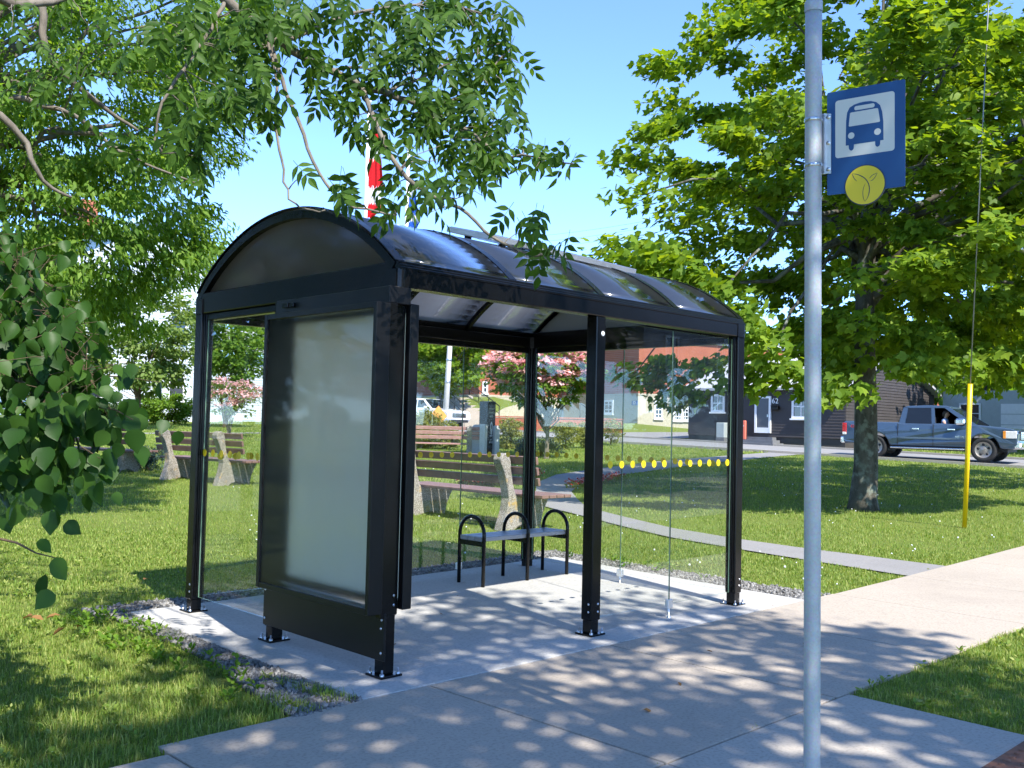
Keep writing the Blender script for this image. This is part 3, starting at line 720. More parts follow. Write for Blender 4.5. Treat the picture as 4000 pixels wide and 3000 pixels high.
# ------------------------------------------------------------------ bench in the shelter
sb = empty('shelter_bench', 'small backless bench of grey planks on black hoop legs inside the bus shelter', 'bench', loc=(3.035, 2.02, .005))
BX = (-.565, .005, .56)
for x in BX:
    m = MB(); pts = [(x, -.165, .005), (x, -.165, .47)]+[(x, -.165*math.cos(t), .475+.165*math.sin(t)) for t in np.linspace(.12, math.pi-.12, 14)]+[(x, .165, .47), (x, .165, .005)]
    m.tube(pts, .0175, 12); h = m.build('hoop', MAT['black'], sb)
    m = MB(); m.box(x-.02, x+.02, -.225, .225, 0, .009, 0, .002); f_ = m.build('foot_bar', MAT['black'], h)
    m = MB(); m.box(x-.012, x+.012, -.155, .155, .375, .419, 0, .002); m.build('seat_bracket', MAT['black'], h)
    for y in (-.08, .09): m = MB(); m.lathe([(.0005, .03), (.005, .03), (.005, .01), (.010, .01), (.010, 0)], (x, y, .008), n=8); m.build('bolt', MAT['steel'], h)
for k, y in enumerate((-.1, 0, .1)):
    m = MB(); m.box(-.58, .575, y-.0465, y+.0465, .420, .460, 0, .006); m.build('plank', MAT['seat'], sb)

# ------------------------------------------------------------------ bus stop pole and sign
PB = np.array([.102, -2.632, 0.]); PT = np.array([-.032, -2.674, 3.215])
bs = empty('bus_stop_sign', 'blue bus stop sign with yellow emblem on a tall galvanised pole beside the pavement', 'sign', loc=tuple(PB))
pd = PT-PB; plen = np.linalg.norm(pd); pd /= plen
m = MB(); m.tube([(0, 0, -.05)]+[tuple(pd*plen*t) for t in np.linspace(0, 1, 12)], .0325, 24); m.build('pole', MAT['galv'], bs)
m = MB(); m.lathe([(.0345, -.035), (.0350, .004), (.030, .012), (.0005, .013)], pd*plen, pd, 24); m.build('pole_cap', MAT['galv'], bs)
s0 = np.array([.0235, -2.7083, 2.8557])-PB; s0b = np.array([.0426, -2.7030, 2.4454])-PB
s1 = CAM+CF*3.69+CR*3.69*(3536-2000)/FPX-CU*3.69*((150+343/2.37)-1500)/FPX-PB
SV = (s0-s0b)/np.linalg.norm(s0-s0b); SU = s1-s0; SU -= (SU@SV)*SV*0.0; SWd = np.linalg.norm(SU); SU = SU/SWd; SU -= (SU@SV)*SV; SU /= np.linalg.norm(SU); SN = np.cross(SU, SV)
if SN@(CAM-PB-s0) < 0: SN = -SN
kx = SWd/.30; ky = np.linalg.norm(s0-s0b)/.41
def sgn(m, poly, d0, d1, mi=0): m.prism([(u*kx, v*ky) for u, v in poly], s0b, SU, SV, SN, d0, d1, mi)
def rrect(x0, x1, y0, y1, r, n=5):
    P_ = []
    for cx, cy, a in ((x1-r, y0+r, -90), (x1-r, y1-r, 0), (x0+r, y1-r, 90), (x0+r, y0+r, 180)):
        for k in range(n+1):
            t = math.radians(a+90*k/n); P_.append((cx+r*math.cos(t), cy+r*math.sin(t)))
    return P_
def circ(cx, cy, r, n=40): return [(cx+r*math.cos(2*math.pi*k/n), cy+r*math.sin(2*math.pi*k/n)) for k in range(n)]
m = MB(); sgn(m, rrect(0, .30, 0, .41, .006), 0, .003); sp_ = tri_norm(m.build('sign_plate', MAT['signblue'], bs))
m = MB(); sgn(m, rrect(.0330, .2615, .143, .372, .012), .0031, .0036); tri_norm(m.build('white_field', MAT['signwhite'], sp_))
bus = [(.0743, .1880), (.0760, .285), (.0800, .318), (.0895, .3360), (.1080, .3450), (.1300, .3492), (.1500, .3498), (.1720, .3480), (.1930, .3400), (.2070, .3260), (.2150, .300), (.2195, .260), (.2200, .1890), (.2078, .1889), (.2070, .1740), (.2040, .1685), (.1978, .1655), (.1915, .1685), (.1890, .1740), (.1883, .1887), (.1068, .1886), (.1058, .1725), (.1028, .1680), (.0964, .1650), (.0905, .1680), (.0868, .1745), (.0858, .1878)]
m = MB(); sgn(m, bus, .0037, .0041); tri_norm(m.build('bus_pictogram', MAT['signblue'], sp_))
m = MB(); sgn(m, rrect(.1085, .1865, .3215, .3375, .007), .0042, .0046); sgn(m, [(.0865, .2650), (.0880, .2618), (.0915, .2612), (.2020, .2612), (.2055, .2620), (.2068, .2650), (.2000, .3120), (.1985, .3150), (.1950, .3162), (.0965, .3155), (.0930, .3145), (.0915, .3120)], .0042, .0046)
sgn(m, circ(.0962, .2245, .0125), .0042, .0046); sgn(m, circ(.1976, .2245, .0128), .0042, .0046); tri_norm(m.build('pictogram_windows', MAT['signwhite'], sp_))
m = MB(); sgn(m, circ(.149, .0235, .0790), -.003, .0046); dsk = tri_norm(m.build('emblem_rim', MAT['navy'], bs))
m = MB(); sgn(m, circ(.149, .0235, .0755), .0047, .0052); tri_norm(m.build('emblem_disc', MAT['signyel'], dsk))
def stroke(m, pts, w0):
    pts = [np.array(p) for p in pts]; n = len(pts)
    # smooth
    Q = []
    for i in range(n-1):
        p0, p1, p2, p3 = pts[max(i-1, 0)], pts[i], pts[i+1], pts[min(i+2, n-1)]
        for t in np.linspace(0, 1, 6, endpoint=False): Q.append(.5*((2*p1)+(-p0+p2)*t+(2*p0-5*p1+4*p2-p3)*t*t+(-p0+3*p1-3*p2+p3)*t**3))
    Q.append(pts[-1]); n = len(Q)
    for i in range(n-1):
        d = Q[i+1]-Q[i]; nn = np.array([-d[1], d[0]])/(np.linalg.norm(d)+1e-9)
        wa = w0*min(1, .25+3*min(i, n-1-i)/n); wb = w0*min(1, .25+3*min(i+1, n-2-i)/n)
        sgn(m, [tuple(Q[i]-nn*wa), tuple(Q[i+1]-nn*wb), tuple(Q[i+1]+nn*wb), tuple(Q[i]+nn*wa)], .0053, .0056)
m = MB(); stroke(m, [(.119, .0416), (.1075, .0548), (.1002, .073)], .0012); stroke(m, [(.1002, .073), (.1178, .0691), (.1428, .055), (.1594, .0354), (.1665, .0132), (.1657, -.0076), (.1597, -.0276), (.1494, -.0415)], .0018)
stroke(m, [(.1494, -.0415), (.1432, -.025), (.1418, -.0037), (.1451, .0147), (.1512, .0285)], .0012)
stroke(m, [(.1697, .0357), (.1799, .0395), (.19, .0511), (.1969, .0645)], .0012); stroke(m, [(.1969, .0645), (.1778, .0574), (.1667, .0467)], .0012)
tri_norm(m.build('emblem_mark', MAT['navy'], dsk))
m = MB(); sgn(m, [(-.0095, .088), (.0175, .085), (.0175, .323), (-.0095, .330)], .0050, .0085); sgn(m, [(-.062, .090), (-.0095, .088), (-.0095, .330), (-.062, .333)], -.004, .004)
brk = tri_norm(m.build('bracket', MAT['alu'], bs))
for v in (.312, .2079, .1033):
    m = MB(); m.lathe([(.0005, .012), (.006, .012), (.0075, .009), (.0095, .0085)], s0b+SU*.0065*kx+SV*v*ky, SN, 10); m.build('bolt', MAT['steel'], brk)
for v in (.300, .118):
    zz = s0b+SV*v*ky; t = (zz[2])/pd[2]; c = pd*t
    m = MB(); m.lathe([(.0342, -.007), (.0352, -.006), (.0352, .006), (.0342, .007)], c, pd, 24); m.build('band_clamp', MAT['steel'], brk)

# ================================================================== VEGETATION
def norm(a): return a/(np.linalg.norm(a, axis=-1, keepdims=True)+1e-12)
def frames(d, n):
    y = norm(d); x = norm(np.cross(y, n)); z = np.cross(x, y); return np.stack([x, y, z], -1)
MAPLE_V = [(0, .30, -.05), (0, -.05, 0), (.44, .12, .03), (.58, .52, .0), (.24, .56, .02), (0, 1, -.10), (-.24, .56, .02), (-.58, .52, .0), (-.44, .12, .03)]
MAPLE_F = [(0, i, i+1) for i in range(1, 8)]+[(0, 8, 1)]
LANCE_V = [(0, 0, 0), (.19, .40, .05), (0, .45, -.02), (-.19, .40, .05), (0, 1, -.10)]
LANCE_F = [(0, 1, 2), (0, 2, 3), (1, 4, 2), (2, 4, 3)]
OVAL_V = [(0, 0, 0), (.33, .38, .05), (0, .45, -.02), (-.33, .38, .05), (.22, .75, .02), (-.22, .75, .02), (0, 1, -.06)]
OVAL_F = [(0, 1, 2), (0, 2, 3), (1, 4, 2), (2, 5, 3), (2, 4, 6), (2, 6, 5)]
def leaf_cloud(centers, cr, per, llen, shape, outward_from=None, up=.8, droop=.35, jit=.6, flat=.6, hang=0.0, seed=0):
    r = np.random.default_rng(seed); centers = np.asarray(centers, float); k = len(centers); n = k*per
    c = np.repeat(centers, per, 0); cr_ = np.repeat(np.broadcast_to(np.asarray(cr, float), (k,)), per)
    q = r.normal(size=(n, 3)); q = norm(q)*(r.uniform(0, 1, n)**.5)[:, None]; q[:, 2] *= flat
    pos = c+q*cr_[:, None]
    out = (c-outward_from) if outward_from is not None else q
    out = norm(out*np.array([1, 1, .4])+.6*q)
    d = norm(out+r.normal(size=(n, 3))*jit+np.array([0, 0, -droop]))
    nn = norm(np.array([0, 0, up])+.35*out+r.normal(size=(n, 3))*jit*.6)
    if hang > 0: d = norm(d*(1-hang)+np.array([0, 0, -hang]))
    L_ = llen*r.uniform(.65, 1.25, n)
    T, F = shape
    return T, F, pos, frames(d, nn), L_
def ellipsoid_pts(c, rad, n, inner, r):
    q = norm(r.normal(size=(n, 3))); rr = r.uniform(inner**3, 1, n)**(1/3); return np.asarray(c)+q*rr[:, None]*np.asarray(rad)
def limb(m, p0, p1, r0, r1, sag=.1, n=6, wob=.04, r=rng):
    p0, p1 = np.asarray(p0, float), np.asarray(p1, float); L_ = np.linalg.norm(p1-p0); pts = []; rad = []
    for i in range(n+1):
        t = i/n; p = p0+(p1-p0)*t+np.array([0, 0, sag*L_*math.sin(math.pi*t)])
        if 0 < i < n: p = p+r.normal(size=3)*wob*L_
        pts.append(p); rad.append(r0+(r1-r0)*t**.8)
    m.tube(pts, rad, 7); return pts
def tree(name, label, cat, base, trunk_h, trunk_r, cc, cr, nclump, per, clr, llen, shape, leafmat, bark, inner=.45, seed=1, group=None, nlimb=14, flat=.55, droop=.35, lean=(0, 0), cut=None, flower=None, multi=1, up=.8, hang=0.0, extra=None):
    r = np.random.default_rng(seed); bz = float(gz(base[0], base[1]))+LAWN_Z
    root = empty(name, label, cat, group, (base[0], base[1], bz)); O = np.array([base[0], base[1], bz])
    cc = np.asarray(cc, float); C_ = ellipsoid_pts(cc, cr, nclump, inner, r)
    if cut is not None: C_ = C_[cut(C_)]
    if extra is not None: C_ = np.concatenate([C_, np.array(extra)])
    m = MB(); tops = []
    for k in range(multi):
        b0 = np.array([r.uniform(-.12, .12), r.uniform(-.12, .12), 0])*(multi > 1); top = np.array([lean[0], lean[1], trunk_h])+(r.normal(size=3)*np.array([.5, .5, .1])*trunk_h*.35 if multi > 1 else 0)
        tr_ = trunk_r
        pts = [b0+(top-b0)*t+(r.normal(size=3)*.006*trunk_h*np.array([1, 1, 0]) if t > .1 else 0) for t in (0, .035, .12, .3, .48, .65, .82, 1)]
        rad = [tr_*1.38, tr_*1.12]+[tr_*(1.03-.45*t) for t in (.12, .3, .48, .65, .82, 1)]
        pts[0] = pts[0]-np.array([0, 0, .05]); m.tube(pts, rad, 12); tops.append(top)
    sel = C_[r.permutation(len(C_))[:nlimb]]
    for c in sel:
        t = r.uniform(.55, 1.0); tp_ = tops[r.integers(len(tops))]; limb(m, tp_*t, c-O, trunk_r*.42*(1.15-.5*t), .012, .08, 6, .035, r)
    m.build('trunk', bark, root)
    T, F, pos, Rm, L_ = leaf_cloud(C_, clr*r.uniform(.7, 1.3, len(C_)), per, llen, shape, cc, up, droop, .6, flat, hang, seed+5)
    cro = mobj('crown', scatter_mesh('crown', T, F, pos-O, Rm, L_), leafmat, root); cro['kind'] = 'stuff'
    if flower:
        fm, fn, fl = flower; C2 = C_[C_[:, 2] > cc[2]-cr[2]*.55]; C2 = C2+np.array([0, 0, clr*.45])
        T, F, pos, Rm, L_ = leaf_cloud(C2, clr*.9, fn, fl, (OVAL_V, OVAL_F), cc, 1.2, .0, .5, .28, 0, seed+9)
        f_ = mobj('blossom', scatter_mesh('blossom', T, F, pos-O, Rm, L_), fm, root); f_['kind'] = 'stuff'
    return root
MAPLE = (MAPLE_V, MAPLE_F); LANCE = (LANCE_V, LANCE_F); OVAL = (OVAL_V, OVAL_F)

# big maple to the right of the shelter
mb = G(3372, 1988)
mx_, my_ = SL(17.6, 7.5)
def mcut(Cp):
    s = (Cp-CAM)@FH; px = 2000+FPX*((Cp-CAM)@RH)/s
    low = Cp[:, 2] < 3.0
    py = 1657-FPX*(Cp[:, 2]-CAM[2])/s+(px-2000)*.0239
    return ~(low & (np.abs(px-3420) < 90)) & (py < np.where(px > 3480, 1400, 1550))
MEX = [(2440, 1000, 14.5), (2530, 1030, 14.5), (2620, 1050, 14.5), (2720, 1100, 14.5), (2800, 1160, 14.5), (2480, 960, 15), (2600, 980, 15), (2880, 1230, 14.5), (2960, 1320, 14.5), (2950, 1420, 15), (2925, 1500, 15), (3085, 1450, 15), (3275, 1520, 15), (3560, 1430, 15), (3640, 1440, 15.5), (2480, 1460, 19), (2560, 1490, 19), (2600, 1420, 19), (2660, 1470, 19), (2700, 1540, 18), (2640, 1560, 19), (2760, 1430, 18), (3900, 1420, 15), (3970, 1400, 15), (3800, 1380, 16), (2560, 520, 15.5), (2580, 260, 16), (2480, 620, 15.5), (2520, 760, 15)]
tree('maple_tree', 'large broad maple with lichened trunk on the lawn beside the yellow guy guard', 'tree', mb[:2], 6.2, .205, (mx_, my_, 6.6), (4.9, 4.9, 4.9), 430, 155, .58, .145, MAPLE, MAT['maple'], MAT['bark'], inner=.30, seed=4, nlimb=60, flat=.42, lean=(.08, .05), cut=mcut, extra=[A(*q) for q in MEX])
# lower left skirt of the maple reaching behind the shelter glass
m2x, m2y = SL(19.5, 12.5)
tree('maple_tree', 'second maple standing farther back behind the big maple, dark inner branches', 'tree', SL(22.5, 12.8), 6.0, .2, (*SL(22.5, 12.4), 6.9), (4.6, 4.6, 4.6), 180, 100, .7, .18, MAPLE, MAT['maple'], MAT['bark'], inner=.3, seed=14, nlimb=34, flat=.45)
# fine leaved tree behind the left end of the shelter
def fcut(Cp):
    s = (Cp-CAM)@FH; px = 2000+FPX*((Cp-CAM)@RH)/s; py = 1657-FPX*(Cp[:, 2]-CAM[2])/s+(px-2000)*.0239
    lim = np.interp(py, [-600, 0, 300, 520, 700, 850, 1000, 1200, 1400], [1250, 1080, 980, 960, 930, 910, 850, 730, 600])
    return (px < lim-40) & (py < 1400) 
ft = SL(12.5, -8.6)
tree('ash_tree', 'tall fine leaved tree with grey limbs spreading from beyond the left of the shelter', 'tree', ft, 6.0, .2, (*SL(13.2, -6.4), 6.4), (3.9, 3.9, 4.2), 930, 118, .36, .112, LANCE, MAT['fine'], MAT['twig'], inner=.25, seed=8, nlimb=60, flat=.5, cut=fcut, droop=.6, extra=[A(q[0], q[1], 12.6) for q in ((450, 900), (520, 950), (600, 930), (680, 900), (560, 1010), (650, 1000), (720, 980), (480, 1040), (760, 910), (620, 1070), (540, 1110), (430, 1120), (790, 1000), (700, 1060), (360, 980), (300, 1080), (380, 1200), (470, 1200), (260, 900), (150, 960))])

# overhanging tree near the camera: limbs drawn along the photo's branches, compound leaves hung on them
ASHB = SL(3.0, -5.9)
near = empty('ash_tree', 'overhanging tree whose long leafy branches arch above the bus shelter roof', 'tree', loc=(ASHB[0], ASHB[1], 0))
NO = np.array([ASHB[0], ASHB[1], 0.])
m = MB()
fork = NO+np.array([.3, -.3, 4.6])
m.tube([NO*0+np.array([0, 0, -.1]), np.array([.05, -.05, 1.5]), np.array([.15, -.15, 3.2]), fork-NO], [.26, .21, .18, .15], 12)
BR = [ # (list of (px,py,s)), start radius
 ([(600, -330, 5.0), (880, -5, 5.4), (1000, 102, 5.5), (1102, 170, 5.55), (1271, 271, 5.7), (1502, 366, 5.8), (1644, 410, 5.9), (1746, 481, 5.9), (1868, 536, 6.0)], .026),
 ([(1350, 300, 5.7), (1414, 339, 5.6), (1468, 488, 5.5), (1563, 658, 5.4), (1658, 746, 5.4), (1746, 780, 5.4), (1827, 841, 5.3), (1929, 929, 5.3), (2051, 990, 5.2), (2153, 993, 5.2)], .0115),
 ([(1050, 140, 5.5), (1102, 305, 5.4), (1163, 475, 5.3), (1224, 631, 5.25), (1292, 746, 5.2), (1380, 803, 5.2), (1549, 841, 5.2)], .009),
 ([(1040, 130, 5.5), (1081, 339, 5.3), (1085, 542, 5.2), (1108, 665, 5.15), (1136, 773, 5.1), (1190, 814, 5.1), (1271, 820, 5.1)], .006),
 ([(1644, 410, 5.9), (1746, 400, 5.9), (1875, 325, 6.0), (1997, 190, 6.1)], .009),
 ([(1502, 366, 5.8), (1610, 315, 5.9), (1800, 230, 6.0), (1950, 170, 6.1)], .007),
 ([(1271, 271, 5.7), (1420, 265, 5.9), (1560, 300, 6.0), (1760, 220, 6.2)], .007),
 ([(880, -5, 5.4), (820, 120, 5.2), (720, 270, 5.0), (640, 400, 4.9), (610, 520, 4.9), (630, 600, 4.9)], .008),
 ([(1746, 481, 5.9), (1850, 520, 5.8), (1960, 600, 5.7), (2080, 610, 5.6), (2240, 640, 5.6)], .007),
 ([(1868, 536, 6.0), (1900, 640, 5.9), (1850, 720, 5.8)], .005),
 ([(1102, 170, 5.5), (1250, 100, 5.7), (1450, 40, 5.9), (1700, 20, 6.1), (1950, 60, 6.2)], .010),
 ([(160, -300, 6.5), (165, 0, 6.6), (175, 190, 6.6), (300, 330, 6.8), (420, 430, 7.0), (540, 510, 7.1)], .024),
 ([(60, 380, 6.3), (210, 420, 6.4), (320, 470, 6.5), (410, 545, 6.6), (470, 590, 6.6), (620, 660, 6.7), (770, 718, 6.8)], .013),
 ([(-300, 300, 7.5), (0, 450, 7.6), (100, 560, 7.7), (130, 640, 7.7), (200, 730, 7.8), (280, 770, 7.9)], .024),
 ([(-200, -120, 6.0), (60, 15, 6.2), (200, 5, 6.4), (420, -60, 6.6)], .03)]
allpts = []
for pts, r0 in BR:
    P3 = [A(*p) for p in pts]; Q = []
    for i in range(len(P3)-1):
        p0, p1, p2, p3 = P3[max(i-1, 0)], P3[i], P3[i+1], P3[min(i+2, len(P3)-1)]
        for t in (0, .33, .66): Q.append(.5*((2*p1)+(-p0+p2)*t+(2*p0-5*p1+4*p2-p3)*t*t+(-p0+3*p1-3*p2+p3)*t**3)+rng.normal(size=3)*.006)
    Q.append(P3[-1]); n = len(Q); Q = [q-NO for q in Q]
    m.tube(Q, [1.35*r0*(1-.72*i/(n-1))+.0015 for i in range(n)], 7); allpts += Q
for k in (0, 7*0+11, 13, 14):
    p = A(*BR[k][0][0])-NO; limb(m, fork-NO, p, .11, BR[k][1]*1.05, .12, 6, .02)
allpts = np.array(allpts)
CL = [ # leaf clusters: px, py, rx, ry, s, n
 (960, 60, 120, 90, 5.3, 16), (1090, 60, 120, 80, 5.5, 14), (1220, 60, 110, 80, 5.6, 14), (1000, 200, 100, 90, 5.4, 10), (880, 190, 90, 110, 5.2, 14), (960, 330, 110, 80, 5.2, 14), (820, 380, 110, 80, 5.1, 14), (730, 440, 70, 80, 5.0, 9), (720, 560, 60, 80, 4.9, 9), (760, 620, 60, 50, 4.9, 5),
 (700, 80, 110, 90, 5.1, 14), (620, 180, 80, 90, 5.0, 8), (1030, 430, 60, 60, 5.2, 5), (1170, 230, 110, 80, 5.5, 10), (1250, 300, 100, 60, 5.6, 9), (1310, 380, 80, 80, 5.6, 9), (1350, 470, 60, 60, 5.5, 7),
 (1400, 60, 120, 70, 5.8, 13), (1540, 70, 120, 70, 5.9, 13), (1680, 60, 120, 70, 6.0, 14), (1830, 70, 110, 80, 6.1, 13), (1950, 100, 80, 90, 6.2, 10), (1700, 180, 120, 70, 6.0, 12), (1840, 210, 110, 80, 6.1, 12), (1970, 230, 70, 90, 6.1, 8), (1480, 200, 110, 70, 5.8, 10), (1590, 260, 110, 70, 5.9, 10), (1440, 330, 90, 60, 5.7, 8), (1560, 380, 100, 70, 5.8, 11),
 (1760, 320, 110, 70, 5.9, 12), (1900, 340, 90, 70, 5.9, 10), (2000, 330, 50, 60, 6.0, 4), (1700, 440, 100, 70, 5.8, 12), (1840, 450, 100, 70, 5.8, 12), (1960, 470, 80, 60, 5.8, 9), (1620, 490, 90, 60, 5.7, 8), (1740, 550, 110, 70, 5.7, 13), (1870, 580, 110, 70, 5.7, 13), (1970, 560, 60, 60, 5.7, 6), (1690, 640, 90, 60, 5.6, 9), (1820, 670, 100, 60, 5.6, 11), (1930, 640, 80, 60, 5.6, 8), (1760, 740, 60, 40, 5.5, 5), (1880, 730, 60, 45, 5.5, 5), (2040, 610, 60, 40, 5.6, 4), (2110, 650, 60, 50, 5.6, 5), (2200, 650, 60, 50, 5.6, 5),
 (1510, 480, 60, 60, 5.5, 5), (1500, 560, 50, 60, 5.4, 4), (1580, 640, 40, 50, 5.4, 3), (1170, 690, 40, 25, 5.1, 2), (1310, 740, 50, 40, 5.2, 4), (1350, 800, 60, 35, 5.2, 4), (1420, 790, 40, 40, 5.2, 2), (1550, 750, 60, 45, 5.4, 4), (1640, 780, 70, 50, 5.4, 5), (1560, 830, 60, 40, 5.2, 4), (1680, 840, 50, 30, 5.3, 3), (1990, 900, 60, 40, 5.3, 4), (2090, 900, 50, 50, 5.3, 4), (2050, 990, 40, 30, 5.2, 2), (2120, 1000, 60, 40, 5.2, 4), (2190, 985, 40, 40, 5.2, 3),
 (430, 560, 70, 50, 6.5, 6), (520, 600, 60, 45, 6.6, 6), (790, 720, 70, 45, 6.8, 6), (700, 760, 60, 40, 6.8, 4), (560, 690, 50, 40, 6.7, 4), (250, 200, 110, 80, 6.4, 8), (90, 250, 120, 90, 6.2, 10), (120, 390, 120, 80, 6.2, 10), (230, 440, 80, 60, 6.3, 6), (60, 110, 110, 80, 6.1, 8), (330, 90, 110, 80, 6.5, 8), (480, 120, 100, 80, 6.0, 8), (420, 300, 90, 70, 6.7, 6)]
# compound leaf mesh
m2 = MB(); m2.tube([(0, 0, 0), (0, .45, -.015), (0, 1, -.06)], [.008, .006, .003], 4)
LFV = [(0, 0, 0), (.12, .14, .02), (.215, .36, .045), (.19, .60, .03), (.085, .85, -.02), (0, 1.08, -.10), (-.085, .85, -.02), (-.19, .60, .03), (-.215, .36, .045), (-.12, .14, .02), (0, .36, -.015), (0, .62, -.03)]
LFF = [(0, 1, 10), (1, 2, 10), (2, 11, 10), (2, 3, 11), (3, 4, 11), (4, 5, 11), (5, 6, 11), (6, 7, 11), (7, 8, 11), (8, 10, 11), (8, 9, 10), (9, 0, 10)]
def lf(cx, cy, ang, L_, drop):
    T = np.array(LFV)*np.array([1.1, 1, 1.3])*L_; c, s_ = math.cos(ang), math.sin(ang)
    m2.add([(cx+x*c+y*s_, cy-x*s_+y*c, z-drop*y*1.0-.02) for x, y, z in T], LFF, 0, False)
for t, a in ((.28, 1.15), (.55, 1.0), (.80, .85)): lf(0, t, a, .40, .35); lf(0, t, -a, .40, .35)
lf(0, 1, 0, .44, .3)
LEAFM = m2.mesh('leaf', MAT['ash'])
tv = np.array(m2.v); tf = [f for f in m2.f]; tt = np.array([(f[0], f[i], f[i+1]) for f in tf for i in range(1, len(f)-1)])
items = []
for px, py, rx, ry, s, n in CL:
    c = A(px, py, s)-NO; j = np.argmin(((allpts-c)**2).sum(1)); b = allpts[j]
    ends = []
    for k in range(max(1, n//4)):
        e = A(px+rng.normal()*rx*.5, py+rng.normal()*ry*.5, s+rng.normal()*.15)-NO
        tw = limb(m, b, e, .0042, .0016, .06, 4, .03); ends.append(tw)
    for k in range(int(round(n*(.5 if px < 640 else (1.05 if py < 480 else .72))))):
        an = rng.uniform(0, 2*math.pi); rr = math.sqrt(rng.uniform(0, 1))
        q = A(px+rx*rr*math.cos(an), py-(50 if py < 480 else 75)+ry*rr*math.sin(an), s+rng.normal()*.22)-NO
        d = np.array([rng.normal(), rng.normal(), -1.0-.5*rng.uniform()]); d[:2] *= .75; d = d+.4*CR*rng.normal()
        nn = np.array([rng.normal()*.5, rng.normal()*.5, .7])-.6*CF
        items.append((rr, q, frames(d[None], nn[None])[0], rng.uniform(.14, .215)))
m.build('trunk', MAT['twig'], near)
items.sort(key=lambda i: -i[0])
for it in items[:290]:
    o = bpy.data.objects.new('leaf', LEAFM); link(o, near); mm = Matrix.Identity(4)
    for i in range(3):
        for j in range(3): mm[i][j] = it[2][i, j]*it[3]
        mm[i][3] = it[1][i]
    o.matrix_local = mm
rest = items[290:]
o = mobj('leaves', scatter_mesh('leaves', tv, tt, np.array([i[1] for i in rest]), np.array([i[2] for i in rest]), np.array([i[3] for i in rest])), MAT['ash'], near); o['kind'] = 'stuff'
# canopy of the same tree beyond the frame, over the lawn at the left
r9 = np.random.default_rng(31)
C_ = ellipsoid_pts(NO+np.array([-.2, .2, 6.2]), (3.0, 3.0, 2.2), 60, .2, r9)
sd = (C_-CAM)@FH; lt = (C_-CAM)@RH
C_ = C_[(sd < 1.0) | (lt < -.62*sd)]
T, F, pos, Rm, L_ = leaf_cloud(C_, .5, 60, .13, LANCE, NO+np.array([0, 0, 6]), .8, .6, .6, .5, 0, 3)
o = mobj('crown', scatter_mesh('crown', T, F, pos-NO, Rm, L_*1.3), MAT['ash'], near); o['kind'] = 'stuff'

# street tree behind the camera: its crown throws the dappled shade over pavement and pad
stb = (-5.4, -4.45)
def scut(Cp):
    s = (Cp-CAM)@FH; l = (Cp-CAM)@RH; return ((s < .6) | (np.abs(l) > .60*s) | (Cp[:, 2] > CAM[2]+.50*s+.8))
tree('street_tree', 'broad street tree on the verge behind the viewpoint, shading the pavement', 'tree', stb, 5.5, .2, (-.55, -8.0, 8.4), (2.9, 2.4, 1.6), 110, 62, .66, .17, OVAL, MAT['ash'], MAT['bark'], inner=.0, seed=21, nlimb=24, cut=scut, flat=.5)

# broad leaved shrub at the left edge
SHB = SL(4.6, -3.35)
shr = empty('broadleaf_shrub', 'leafy shrub with large heart shaped leaves arching in beside the lawn benches', 'shrub', loc=(SHB[0], SHB[1], -.02))
SO = np.array([SHB[0], SHB[1], -.02]); m = MB()
stems = [[(-260, 900, 4.7), (-60, 960, 4.7), (100, 1060, 4.6), (260, 1190, 4.5), (330, 1290, 4.4)], [(-260, 1180, 4.6), (-40, 1240, 4.6), (150, 1300, 4.5), (330, 1400, 4.4), (440, 1500, 4.35)],
         [(-260, 1430, 4.5), (-40, 1450, 4.5), (180, 1500, 4.4), (360, 1580, 4.3), (520, 1600, 4.25), (590, 1640, 4.25)], [(-260, 1560, 4.4), (0, 1620, 4.3), (200, 1680, 4.25), (380, 1740, 4.2), (460, 1790, 4.2)],
         [(-260, 1750, 4.3), (0, 1800, 4.2), (150, 1850, 4.2), (300, 1880, 4.15)], [(-260, 2060, 4.2), (-40, 2090, 4.15), (90, 2120, 4.1), (210, 2160, 4.1), (290, 2180, 4.1)], [(-260, 1050, 5.0), (0, 1120, 5.0), (180, 1230, 4.9), (230, 1330, 4.9)]]
BV = []
for i, t in enumerate((0, .08, .25, .45, .65, .85, 1.0)):
    w = (.0, .22, .40, .41, .31, .13, 0)[i]; zc = -.12*t*t
    if w == 0: BV.append((0, t, zc))
    else: BV += [(-w, t-(.05 if i == 1 else 0), zc+.07*w/.4), (0, t, zc-.015), (w, t-(.05 if i == 1 else 0), zc+.07*w/.4)]
BF = [(0, 2, 1), (0, 3, 2)]
for i in range(4): a = 1+3*i; b = a+3; BF += [(a, a+1, b), (a+1, b+1, b), (a+1, a+2, b+1), (a+2, b+2, b+1)]
BF += [(13, 14, 16), (14, 15, 16)]
bms = []
for k in range(6):
    q = np.array(BV); q[:, 2] += (.10*k-.25)*q[:, 1]**2+(.30+.12*(k % 3))*np.abs(q[:, 0])**1.3-.06*np.sin(q[:, 1]*7+k)*np.abs(q[:, 0]); q[:, 0] *= .78+.08*(k % 4); q[:, 0] += .07*math.sin(k*2.1)*q[:, 1]**2
    b_ = fast_mesh('leaf', q, BF, True); b_.materials.append(MAT['shrub']); bms.append(b_)
bits = []
